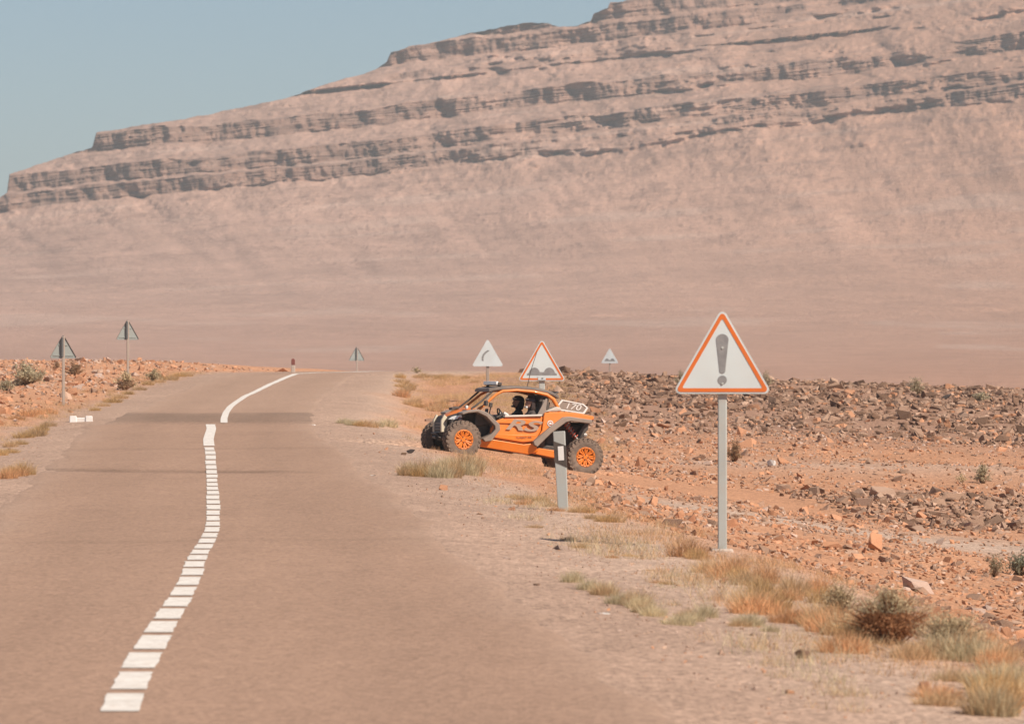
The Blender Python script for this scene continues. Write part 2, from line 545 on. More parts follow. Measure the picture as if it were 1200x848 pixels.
def paint_patch(name, edge):               # edge: rows of (x_left, x_right, y)
    e = np.array(edge); n = len(e); k = 4
    V = np.zeros((n, k, 3))
    for j in range(k):
        t = j / (k - 1)
        V[:, j, 0] = e[:, 0] * (1 - t) + e[:, 1] * t; V[:, j, 1] = e[:, 2]
    V[..., 2] = road_top(V[..., 0], V[..., 1]) + 0.006
    me = np_mesh(name, V.reshape(-1, 3), grid_faces(n, k), PAINT, True)
    return link(bpy.data.objects.new(name, me), road)

def road_Y(py): return 14400.0 / (py - 375.0)

def build_line():
    pts = [(852, 137), (826, 144.6), (799, 155.5), (776.6, 167), (754.4, 179), (737, 190), (722, 199), (708, 207.6), (694, 215.8), (681, 222), (670, 226.7),
           (661.5, 228.6), (654.6, 231), (648.5, 234.5), (642, 239), (635, 243), (629, 246), (622, 248), (615.5, 249), (609, 249.3), (602.5, 249.5),
           (596, 249.7), (590, 249.7), (584, 249.6), (579, 249.4), (574, 249), (569, 248.7), (564, 248.4), (559, 248.2), (554, 248), (548.5, 247.2),
           (543, 247), (537, 247), (531.5, 246.6), (526.5, 245.6)]
    Y = [road_Y(p[0]) for p in pts]
    X = [(p[1] - CX) / F * y for p, y in zip(pts, Y)]
    def half(y): return np.interp(y, [28, 33, 45, 62, 90, 120], [0.122, 0.118, 0.10, 0.083, 0.088, 0.10])
    for i in range(1, len(pts)):
        y0 = 0.5 * (Y[i - 1] + Y[i]); y1 = 0.5 * (Y[i] + Y[i + 1]) if i + 1 < len(pts) else Y[i] + 0.5 * (Y[i] - Y[i - 1])
        fr = 0.80 if i < 12 else 0.78
        m, hl = 0.5 * (y0 + y1), 0.5 * (y1 - y0) * fr
        sk = (X[min(i + 1, len(X) - 1)] - X[i - 1]) / (Y[min(i + 1, len(X) - 1)] - Y[i - 1])
        rows = []
        j1, j2 = rng.uniform(-0.006, 0.006, 2)
        for t in np.linspace(-1, 1, 14):
            y = m + hl * t; x = X[i] + sk * (y - Y[i]) + j1
            h = half(y) * (1 + 0.03 * math.sin(7 * y + i)) + j2
            rows.append((x - h + rng.normal(0, .004), x + h + rng.normal(0, .004), y))
        paint_patch('line_dash', rows)
    # the unbroken line: up to the crest, then on from the ford round the bend
    sp = [(523, 245), (516, 244.2), (509, 246), (503, 247.8), (499, 246.5), (496.5, 248), (495, 251)]
    rows = []
    ys = np.linspace(road_Y(523.0), 124, 60)
    yk = [min(road_Y(p[0]), 118.5 + 0.4 * i) for i, p in enumerate(sp)]
    xk = [(p[1] - CX) / F * y for p, y in zip(sp, yk)]
    for y in ys:
        x = np.interp(y, yk + [124], xk + [-7.35]); h = 0.105
        rows.append((x - h, x + h, y))
    paint_patch('line_strip', rows)
    fp = [(262.5, 131.5), (262.5, 134), (265, 141), (270, 148), (277, 154), (288, 162), (300, 169), (318, 182), (333, 193), (346, 202)]
    ys = np.linspace(131.5, 202, 90)
    xk = [(p[0] - CX) / F * p[1] for p in fp]
    rows = []
    for y in ys:
        x = np.interp(y, [p[1] for p in fp], xk); h = np.interp(y, [131, 150, 202], [0.09, 0.09, 0.12])
        rows.append((x - h, x + h, y))
    for y in np.linspace(202.5, 216, 30):
        x = float(road_x(y)) + np.interp(y, [202, 208, 216], [rows[89][0] * 0.5 + rows[89][1] * 0.5 - float(road_x(202)), 0.6, 1.4])
        h = np.interp(y, [202, 207, 216], [0.12, 0.22, 0.4])
        rows.append((x - h, x + h, y))
    paint_patch('line_strip', rows)
build_line()

# ------------------------------------------------------------------ the mountain
def build_mountain():
    TILT = 0.11
    # stratigraphic height -> distance (cliffs are short runs, screes long ones)
    qk = [-4, -2, 0, 4, 8, 13, 20, 30, 44, 58, 72, 85.5, 91, 92.5, 98.5, 106, 112.5, 125, 127.5, 133, 139.5, 141.5, 149, 152, 175]
    yk = [430, 520, 760, 1080, 1290, 1450, 1570, 1670, 1765, 1835, 1890, 1930, 1932.5, 1943, 1946, 1984, 1987, 2038, 2039.5, 2064, 2066.5, 2074, 2077, 2130, 2900]
    scree_y = [430, 520, 760, 1080, 1290, 1450, 1570, 1670, 1765, 1835, 1888, 1922, 1935, 1939, 1954, 1975, 1992, 2027, 2034, 2050, 2068, 2074, 2098, 2130, 2900]
    q = np.concatenate([np.linspace(-4, 10, 44), np.linspace(10.4, 84, 150), np.linspace(84.4, 114, 150), np.linspace(114.3, 150, 112), np.linspace(151, 175, 12)])
    a = np.concatenate([np.linspace(-0.45, -0.108, 90), np.linspace(-0.1075, 0.1075, 900), np.linspace(0.1085, 0.30, 120), np.linspace(0.308, 1.15, 70)])
    A, Q = np.meshgrid(a, q)
    X0 = A * 1950.0
    # strata wobble a little in height and in where they stand out
    Qw = Q + smooth(62, 84, Q) * (1.8 * fbm(X0 / 85, Q / 60, 3, 3) + 1.15 * fbm(X0 / 19, Q / 14, 4, 4) + 0.6 * fbm(X0 / 4.5, Q / 3, 3, 6))
    pc = smooth(-0.30, 0.30, fbm(X0 / 40, Q / 9, 4, 51, 0.6) + 0.20 - 0.22 * smooth(-20, 140, X0) * smooth(112, 118, Q))
    pc = pc * (0.75 + 0.25 * smooth(-0.6, 0.3, fbm(X0 / 7, Q / 4, 3, 52)))
    up_band = smooth(104, 106, Q) * (1 - smooth(113, 115, Q))
    thin = smooth(123.5, 124.5, Q) * (1 - smooth(128, 129, Q))
    pc = np.where(thin > 0.5, pc * smooth(0.0, 0.4, fbm(X0 / 40, Q * 0, 3, 61) - 0.05), pc)
    left = smooth(0, -60, X0)
    pc = pc + 0.8 * smooth(131.5, 133, Q) * smooth(-75, -50, X0) * (1 - smooth(88, 120, X0)) * (1 - thin)
    pc = np.clip(pc * 1.15 + 0.75 * left * (1 - thin), 0, 1)
    Yc = np.interp(Qw, qk, yk); Ys = np.interp(Qw, qk, scree_y)
    Y = Ys * (1 - pc) + Yc * pc
    incliff = np.zeros_like(Q)
    for b0, b1 in ((85.5, 91), (92.5, 98.5), (106, 112.5), (125, 127.5), (133, 139.5), (141.5, 149)):
        incliff = np.maximum(incliff, smooth(b0 - 0.5, b0 + 0.5, Qw) * (1 - smooth(b1 - 0.2, b1 + 0.7, Qw)))
    cl = incliff * pc
    hi = smooth(12, 60, Q)
    # spurs and gullies, scree ribs, and the broken face of the cliffs
    Y = Y + hi * (26 * fbm(X0 / 150 + Q / 260, Q / 200, 2, 7) + 10 * fbm(X0 / 38 + Q / 45, Q / 60, 3, 13) + 2.2 * fbm(X0 / 11 + Q / 14, Q / 40, 3, 14))
    Y = Y + smooth(20, 70, Q) * (1 - cl) * (2.0 * fbm(X0 / 9, Q / 7, 4, 19) + 1.0 * fbm(X0 / 2.4, Q / 1.8, 3, 23))
    Y = Y + cl * (4.2 * fbm(X0 / 13, Q / 30, 3, 29) + 2.6 * fbm(X0 / 3.6, Q / 7, 3, 30) + 1.2 * np.abs(fbm(X0 / 20, Q / 0.9, 2, 33)))
    Y = Y + (1 - hi) * smooth(0, 12, Q) * 12 * fbm(X0 / 60, Q / 3, 3, 37)
    X = A * Y
    Z = Q + TILT * np.clip(X, -700, 330) * smooth(14, 84, Q)
    # the skyline
    sk = [(-3000, 640), (-1200, 505), (-700, 430), (-400, 360), (-150, 295), (-40, 258), (-4, 246), (8, 238), (11, 216), (40, 206), (75, 192), (108, 184), (113, 166), (160, 160), (240, 142), (330, 121),
          (352, 114), (420, 88), (440, 79), (453, 70), (458, 58), (500, 47), (560, 33), (600, 25), (640, 23), (655, 28), (676, 27), (692, 22), (696, 12), (712, 8), (717, -6), (760, -14),
          (900, -22), (1200, -60), (2200, -90), (3400, -40), (4600, 150), (5800, 330), (6600, 440), (7600, 470)]
    PX = CX + F * A
    S = (HY - np.interp(PX, [p[0] for p in sk], [p[1] for p in sk])) / F * 2050.0
    S = S + 0.7 * fbm(X0 / 5.5, Q * 0 + 4, 3, 83)
    S = np.maximum(S, -6)
    over = Z - S
    Z = np.where(over > 0, S + 0.02 * np.minimum(over, 8) - 0.05 * np.maximum(over - 8, 0), Z)
    cap = smooth(-2.6, -0.4, over)
    # colour: pale rose scree, darkly varnished cliffs, bleached and dusky streaks
    scree = np.array([0.385, 0.236, 0.178]); dark = np.array([0.178, 0.106, 0.080]); rust = np.array([0.30, 0.165, 0.115])
    warm = np.array([0.375, 0.212, 0.146])
    wr = smooth(-100, 240, X0)[..., None]
    c = scree * (1 - wr) + warm * wr
    st = fbm(X0 / 46 + Q / 9, Q / 2.2, 4, 91)
    st2 = fbm(X0 / 70 - Q / 30, Q / 5, 4, 93)
    rill = fbm(X0 / 7 + Q / 9, Q / 26, 4, 94)
    big = fbm(X0 / 130 + Q / 60, Q / 22, 3, 96)
    c = c * (1 + 0.06 * st + 0.09 * st2 + 0.14 * rill * smooth(18, 50, Q) + 0.10 * big)[..., None]
    low = (1 - smooth(6, 34, Q))[..., None]
    c = c * (1 - 0.4 * low) + np.array([0.35, 0.185, 0.122]) * (1 + 0.09 * st[..., None]) * 0.4 * low
    bleach = smooth(0.25, 0.6, fbm(X0 / 60, Q / 3.0, 3, 95))[..., None] * 0.35
    c = c * (1 - bleach) + np.array([0.45, 0.315, 0.25]) * bleach
    bed = 0.5 + 0.5 * fbm(X0 / 40, Qw / 0.85, 3, 97)
    ccl = dark * (0.85 + 0.55 * bed[..., None]); rk = smooth(0.1, 0.5, fbm(X0 / 25, Q / 6, 3, 99))[..., None]
    ccl = ccl * (1 - 0.35 * rk) + rust * 0.35 * rk
    vis = np.clip(cl * (0.35 + 0.25 * left + 0.7 * smooth(-0.4, 0.3, fbm(X0 / 6, Q / 1.6, 4, 101))), 0, 1)
    c = c * (1 - vis[..., None]) + ccl * vis[..., None]
    # outcrops scattered through the scree
    oc = smooth(0.20, 0.42, fbm(X0 / 11, Q / 2.2, 5, 105, 0.62)) * smooth(24, 70, Q) * (1 - cl) * 0.55
    oc = np.maximum(oc, smooth(0.24, 0.42, fbm(X0 / 22, Q / 2.2, 4, 106)) * smooth(66, 74, Q) * (1 - smooth(80, 86, Q)) * 0.6 * smooth(-20, 120, X0))
    c = c * (1 - oc[..., None]) + (dark * 1.25) * oc[..., None]
    sp_ = smooth(0.30, 0.46, fbm(X0 / 2.1, Q / 0.95, 3, 111, 0.6)) * smooth(-0.2, 0.4, fbm(X0 / 30 + Q / 20, Q / 12, 3, 112)) * smooth(22, 50, Q) * 0.55
    c = c * (1 - sp_[..., None]) + dark * 1.3 * sp_[..., None]
    Y = Y - 1.6 * sp_
    me = np_mesh('mountain', np.stack([X, Y, Z], -1).reshape(-1, 3), grid_faces(*X.shape), FAR, True)
    color_attr(me, 'tint', c.reshape(-1, 3))
    o = link(bpy.data.objects.new('mountain', me)); tag(o, kind='structure')
build_mountain()

# ------------------------------------------------------------------ dusty air
def build_haze():
    o = MB().box((0, 2300, 112), (7900, 6200, 236)).build('haze', None, smooth_sh=False)
    m = bpy.data.materials.new('dust_haze'); m.use_nodes = True
    n = m.node_tree.nodes; l = m.node_tree.links; n.clear()
    out = n.new('ShaderNodeOutputMaterial'); v = n.new('ShaderNodeVolumePrincipled')
    v.inputs['Color'].default_value = (0.65, 0.70, 0.70, 1)
    v.inputs['Density'].default_value = 0.00021
    v.inputs['Anisotropy'].default_value = 0.0
    l.new(v.outputs[0], out.inputs['Volume'])
    o.data.materials.append(m); tag(o, kind='stuff')
build_haze()

# ------------------------------------------------------------------ object materials
M = {}
M['orange'] = mat_basic('orange_paint', (0.70, 0.165, 0.006), 0.42, dirt=(0.52, 0.23, 0.085), dirt_amt=0.36, dscale=5, coat=0.25)
M['dark'] = mat_basic('black_plastic', (0.03, 0.028, 0.027), 0.6, dirt_amt=0.22, dscale=9)
M['grey'] = mat_basic('grey_plastic', (0.20, 0.165, 0.138), 0.6, dirt_amt=0.45, dscale=8)
M['rubber'] = mat_basic('dusty_rubber', (0.08, 0.066, 0.056), 0.9, dirt_amt=0.62, dscale=11, spec=0.15)
M['roof'] = mat_basic('dark_grey_roof', (0.09, 0.078, 0.07), 0.55, dirt_amt=0.4, dscale=6)
M['steel'] = mat_basic('dusty_steel', (0.34, 0.32, 0.30), 0.5, 0.4, dirt_amt=0.4)
M['red'] = mat_basic('red_spring', (0.42, 0.05, 0.03), 0.5, dirt_amt=0.35)
M['lens'] = mat_basic('lamp_lens', (0.86, 0.85, 0.82), 0.2, dirt_amt=0.15, spec=0.6)
M['cream'] = mat_basic('cream_panel', (0.62, 0.54, 0.40), 0.6, dirt_amt=0.3)
M['pale'] = mat_basic('pale_fairing', (0.50, 0.44, 0.38), 0.5, dirt_amt=0.35)
M['white'] = mat_basic('white_print', (0.72, 0.69, 0.65), 0.6, dirt_amt=0.2)
M['letter'] = mat_basic('grey_letters', (0.34, 0.24, 0.18), 0.6, dirt_amt=0.4)
M['letter2'] = mat_basic('red_letters', (0.36, 0.08, 0.03), 0.6, dirt_amt=0.3)
M['seat'] = mat_basic('seat_cloth', (0.24, 0.205, 0.18), 0.85, dirt_amt=0.35)
M['skin'] = mat_basic('skin', (0.46, 0.25, 0.17), 0.55, dirt=(0.40, 0.2, 0.13), dirt_amt=0.3)
M['jacket'] = mat_basic('dark_jacket', (0.035, 0.03, 0.032), 0.85, dirt_amt=0.15)
M['glove'] = mat_basic('pale_glove', (0.62, 0.58, 0.54), 0.8, dirt_amt=0.2)
M['helmet'] = mat_basic('dark_helmet', (0.03, 0.022, 0.024), 0.35, dirt_amt=0.15)
M['galv'] = mat_basic('galvanised_post', (0.40, 0.43, 0.405), 0.6, 0.1, dirt=(0.42, 0.31, 0.24), dirt_amt=0.4, dscale=5)
M['galv_dull'] = mat_basic('weathered_post', (0.33, 0.27, 0.225), 0.7, 0.1, dirt_amt=0.4, dscale=5)
M['back'] = mat_basic('sign_back', (0.27, 0.295, 0.275), 0.6, 0.2, dirt=(0.34, 0.28, 0.23), dirt_amt=0.35, dscale=4)
M['back_dark'] = mat_basic('sign_trim_and_shadow', (0.07, 0.08, 0.085), 0.6, dirt_amt=0.2)  # dark rims and bolt, also the post's shadow made as a strip
M['face'] = mat_basic('sign_face', (0.57, 0.62, 0.61), 0.45, dirt=(0.50, 0.46, 0.42), dirt_amt=0.35, dscale=3)
M['face_faded'] = mat_basic('sign_face_faded', (0.58, 0.63, 0.63), 0.6, dirt=(0.46, 0.40, 0.36), dirt_amt=0.4, dscale=3)
M['border'] = mat_basic('orange_red_border', (0.62, 0.125, 0.010), 0.5, dirt=(0.58, 0.24, 0.10), dirt_amt=0.3, dscale=6)
M['symbol'] = mat_basic('grey_symbol', (0.17, 0.165, 0.165), 0.55, dirt=(0.38, 0.36, 0.34), dirt_amt=0.5, dscale=12)
M['concrete'] = mat_basic('concrete', (0.45, 0.37, 0.31), 0.9, dirt_amt=0.4, dscale=10)
M['whitewash'] = mat_basic('whitewash', (0.72, 0.70, 0.67), 0.9, dirt=(0.5, 0.38, 0.3), dirt_amt=0.55, dscale=5)
M['maroon'] = mat_basic('maroon_paint', (0.16, 0.025, 0.02), 0.7, dirt_amt=0.25)
M['redpaint'] = mat_basic('red_paint', (0.40, 0.04, 0.03), 0.6, dirt_amt=0.3)

# ------------------------------------------------------------------ road signs
def rtri(side, rad, n=7, cz=0.0):               # rounded triangle in (x, z), base along z = 0
    h = side * math.sqrt(3) / 2
    cs = [(-side / 2, 0), (side / 2, 0), (0, h)]
    cen = (0, h / 3)
    out = []
    for i, (x, z) in enumerate(cs):
        dx, dz = cen[0] - x, cen[1] - z; L = math.hypot(dx, dz)
        c = (x + dx / L * rad * 2, z + dz / L * rad * 2)
        base = math.atan2(-dz, -dx)
        for k in range(n):
            t = base + (k / (n - 1) - 0.5) * R(120)
            out.append((c[0] + rad * math.cos(t), c[1] + rad * math.sin(t) + cz))
    return out

def ring(mb, outer, inner, y0, y1):
    n = len(outer)
    vs = [(x, y0, z) for x, z in outer] + [(x, y0, z) for x, z in inner] + [(x, y1, z) for x, z in outer] + [(x, y1, z) for x, z in inner]
    fs = []
    for i in range(n):
        j = (i + 1) % n
        fs += [(i, j, n + j, n + i), (2 * n + i, 3 * n + i, 3 * n + j, 2 * n + j), (i, 2 * n + i, 2 * n + j, j), (n + i, n + j, 3 * n + j, 3 * n + i)]
    return mb.add(vs, fs)

def make_sign(px, bottom_py, sc, side, label, symbol=None, faded=False, back=False, yaw=0.0, tilt=0.0, base=False, foot=None, group=None, post_w=0.1):
    side = side * 1.085
    Y = F / sc; X = (px - CX) / sc; zb = (HY - bottom_py) / sc
    g = gz(X, Y) if foot is None else foot
    H = zb - g
    o = empty('road_sign', (X, Y, g), R(yaw) + (math.pi if back else 0))
    o.rotation_euler.y = R(tilt)
    tag(o, label, 'road sign', group)
    face = M['face_faded'] if faded else M['face']
    tri = rtri(side, side * 0.045, cz=H)
    top = H + side * 0.80
    post = MB().box((0, 0.045, (top - 0.35) / 2), (post_w, 0.05, top + 0.35))
    post.build('post', M['galv_dull'] if back or faded else M['galv'], o, bevel=0.012)
    MB().prism(tri, -0.016, -0.004).build('plate', M['back'], o, smooth_sh=False)
    fc = MB().prism(rtri(side * 0.995, side * 0.045, cz=H + side * 0.0015), -0.0185, -0.0162).build('face', face, o, smooth_sh=False)
    lip = MB(); ring(lip, rtri(side * 1.004, side * 0.046, cz=H - 0.001), rtri(side * 0.965, side * 0.04, cz=H + side * 0.011), -0.0205, 0.006)
    # a folded rim closes the plate's edge
    r2 = MB(); ring(r2, rtri(side * 1.012, side * 0.048, cz=H - side * 0.003), rtri(side * 0.998, side * 0.0455, cz=H + 0.0005), -0.017, 0.022)
    r2.build('rim', M['back_dark'] if back else face, o, smooth_sh=False)
    for k, zz in enumerate((0.10, 0.48)):
        MB().box((0, 0.004, H + side * zz), (side * (0.86 - zz * 1.12) if back else 0.16, 0.014, 0.045)).build('bracket', M['back'] if back else M['galv'], o, bevel=0.004)
    if not faded and not back:
        b = MB(); ring(b, rtri(side * 0.945, side * 0.03, cz=H + side * 0.0165), rtri(side * 0.815, side * 0.012, cz=H + side * 0.0543), -0.0225, -0.0190)
        b.build('border', M['border'], o, smooth_sh=False)
    def sym(mb): mb.build('symbol', M['symbol'], o, smooth_sh=False)
    if symbol == 'exclamation':
        w1, w2, z1, z2 = 0.063 * side, 0.029 * side, H + 0.545 * side, H + 0.225 * side
        pl = [(-w1 * math.cos(t), z1 + w1 * 0.9 * math.sin(t)) for t in np.linspace(0, math.pi, 9)] + \
             [(w2 * math.cos(t), z2 - w2 * math.sin(t) * 0.8) for t in np.linspace(0, math.pi, 7)]
        sym(MB().prism(pl, -0.0225, -0.0190))
        sym(MB().prism([(0.046 * side * math.cos(t), H + 0.137 * side + 0.046 * side * math.sin(t)) for t in np.linspace(0, 2 * math.pi, 20, endpoint=False)], -0.0225, -0.0190))
    if symbol == 'exclamation':
        for zz in (0.10, 0.46):
            MB().lathe_y([(.0, -.030), (.012, -.029), (.014, -.0225)], 10, (0.0, 0, H + zz * side)).build('rivet', M['galv'], o)
    if symbol == 'bumps':
        pl = [(-0.31, 0.105), (0.31, 0.105), (0.31, 0.135)]
        pl += [(0.155 + 0.115 * math.cos(t), 0.14 + 0.125 * math.sin(t)) for t in np.linspace(0.15, math.pi - 0.25, 9)]
        pl += [(-0.155 + 0.115 * math.cos(t), 0.14 + 0.125 * math.sin(t)) for t in np.linspace(0.25, math.pi - 0.15, 9)]
        pl += [(-0.31, 0.135)]
        sym(MB().prism([(x * side, H + z * side + 0.01) for x, z in pl], -0.0225, -0.0190))
        if not faded:
            MB().box((0.0, -0.026, H + 0.052 * side), (0.16 * side, 0.005, 0.075 * side)).build('patch', M['face_faded'], o, smooth_sh=False)
            MB().box((0.01, -0.031, H + 0.05 * side), (0.045, 0.006, 0.02)).build('bolt', M['back_dark'], o)
    if symbol == 'bend':
        path = [(-0.16, 0.17), (-0.16, 0.27), (-0.13, 0.36), (-0.07, 0.43), (0.03, 0.50)]
        q = [(x * side - 0.028 * side, H + z * side + 0.012 * side) for x, z in path] + [(x * side + 0.028 * side, H + z * side - 0.014 * side) for x, z in reversed(path)]
        sym(MB().prism(q, -0.0225, -0.0190))
    if back:  # a dark strip stands in for the shadow beside the post
        MB().box((0.03, 0.075, H + side * 0.40), (0.055, 0.012, side * 0.72)).build('post_shadow', M['back_dark'], o)
    if base:
        MB().loft([[(-0.13, -0.09, -0.25), (0.13, -0.09, -0.25), (0.13, 0.17, -0.25), (-0.13, 0.17, -0.25)],
                   [(-0.12, -0.08, 0.03), (0.12, -0.08, 0.03), (0.12, 0.16, 0.03), (-0.12, 0.16, 0.03)]]).build('footing', M['concrete'], o, bevel=0.02)
    return o

make_sign(846.5, 461, 107, 1.0, 'large white triangular warning sign with grey exclamation mark and orange border', 'exclamation', yaw=-2, base=True)
make_sign(635, 446, 52, 1.0, 'white triangular sign with two grey humps behind the orange buggy', 'bumps', yaw=1, post_w=0.13)
make_sign(571.5, 429, 35, 0.98, 'faded white triangular sign with a grey bend line and no border', 'bend', faded=True, yaw=2)
make_sign(714.5, 425.5, 19.5, 0.98, 'faded small triangular sign with two humps beyond the dark rubble', 'bumps', faded=True, yaw=-8)
make_sign(74, 419.5, 40, 0.74, 'grey back of a triangular sign standing beside the pale green shrub', back=True, yaw=14, post_w=0.085)
make_sign(149.5, 398, 33, 0.78, 'grey back of a tall triangular sign behind the straw bush by the road bend', back=True, yaw=18, post_w=0.085)
make_sign(418, 422.5, 18.5, 0.98, 'grey back of a far triangular sign beyond the road crest', back=True, yaw=22, foot=-0.9)

# the delineator post at the verge
def make_delineator():
    X, Y, g = hit(660, 598); sc = F / Y
    o = empty('delineator_post', (X, Y, g)); o.rotation_euler = (0, R(-3.0), R(-6))
    tag(o, 'pale grey roadside delineator post with slanted black band and white reflector', 'post')
    h = 93 / sc; w = 0.155; w2 = 0.125; t = 0.055
    MB().loft([[(-w2 / 2, -t / 2, -0.3), (w2 / 2, -t / 2, -0.3), (w2 / 2, t / 2, -0.3), (-w2 / 2, t / 2, -0.3)],
               [(-w / 2, -t / 2, h), (w / 2, -t / 2, h), (w / 2, t / 2, h - 0.01), (-w / 2, t / 2, h - 0.01)]]).build('post', M['galv'], o, bevel=0.006)
    ww = w * 1.02
    MB().prism([(-ww / 2, h - 0.125), (ww / 2, h - 0.19), (ww / 2 * 0.985, h - 0.475), (-ww / 2 * 0.985, h - 0.40)], -t / 2 - 0.004, t / 2 + 0.004).build('band', M['dark'], o, smooth_sh=False)
    MB().box((0.012, -t / 2 - 0.006, h - 0.29), (0.075, 0.006, 0.185)).build('reflector', M['white'], o, bevel=0.002)
make_delineator()

def make_marker():
    Y = 207.0; X = (343.5 - CX) / F * Y; g = gz(X, Y)
    o = empty('marker_post', (X, Y, g)); tag(o, 'short white marker post with dark red top at the road crest', 'marker post')
    k = 0.085
    MB().loft([[(-k, -0.07, -0.2), (k, -0.07, -0.2), (k, 0.07, -0.2), (-k, 0.07, -0.2)], [(-k * .9, -0.065, 0.3), (k * .9, -0.065, 0.3), (k * .9, 0.065, 0.3), (-k * .9, 0.065, 0.3)]]).build('base', M['concrete'], o, bevel=0.02)
    MB().prism([(-k * .85, 0.302), (k * .85, 0.302)] + [(k * .85 * math.cos(t), 0.50 + k * .8 * math.sin(t)) for t in np.linspace(0, math.pi, 9)], -0.06, 0.06).build('top', M['maroon'], o, bevel=0.01)
make_marker()

def make_block():
    X, Y, g = hit(95, 494); sc = F / Y
    o = empty('kerb_block', (X, Y, g), R(4)); tag(o, 'whitewashed concrete kerb block lying at the ford edge', 'block')
    w = 29 / sc; h = 0.15
    for s in (-1, 1):
        MB().loft([[(s * w * .32 - .1, -.13, -.12), (s * w * .32 + .1, -.13, -.12), (s * w * .32 + .1, .13, -.12), (s * w * .32 - .1, .13, -.12)],
                   [(s * w * .32 - .09, -.11, h), (s * w * .32 + .09, -.11, h), (s * w * .32 + .085, .11, h * .97), (s * w * .32 - .09, .11, h)]]).build('block_end', M['whitewash'], o, bevel=0.02)
    MB().box((0, 0, 0.0), (w * .80, 0.18, 0.21)).build('block_middle', M['whitewash'], o, bevel=0.015)
make_block()

# ------------------------------------------------------------------ the buggy
def P(s, h): return (s - 1.295, h + WHEEL_R)
def PP(pl): return [P(s, h) for s, h in pl]
def Q(s, h, y): return (s - 1.295, y, h + WHEEL_R)

def text_mesh(body, mat, parent, name, size, loc, y, shear=0.2, sx=1.0, side=1, tilt=0.0, ext=0.004, bold=0.0):
    cu = bpy.data.curves.new(name, 'FONT'); cu.body = body; cu.size = size; cu.extrude = ext; cu.shear = shear; cu.offset = bold
    cu.align_x = 'CENTER'; cu.align_y = 'CENTER'
    t = bpy.data.objects.new(name, cu)
    me = bpy.data.meshes.new_from_object(t)
    bpy.data.objects.remove(t)
    me.materials.clear(); me.materials.append(mat)
    # reads from the car's left: text x runs towards the tail (seen from +y, local -x is to the viewer's right)
    m = Matrix(((-sx, 0, 0, 0), (0, 0, 1, 0), (0, 1, 0, 0), (0, 0, 0, 1)))
    me.transform(m); me.transform(Matrix.Rotation(tilt, 4, 'Y'))
    o = bpy.data.objects.new(name, me); o.location = (loc[0] - 1.295, y, loc[1] + WHEEL_R)
    return link(o, parent)

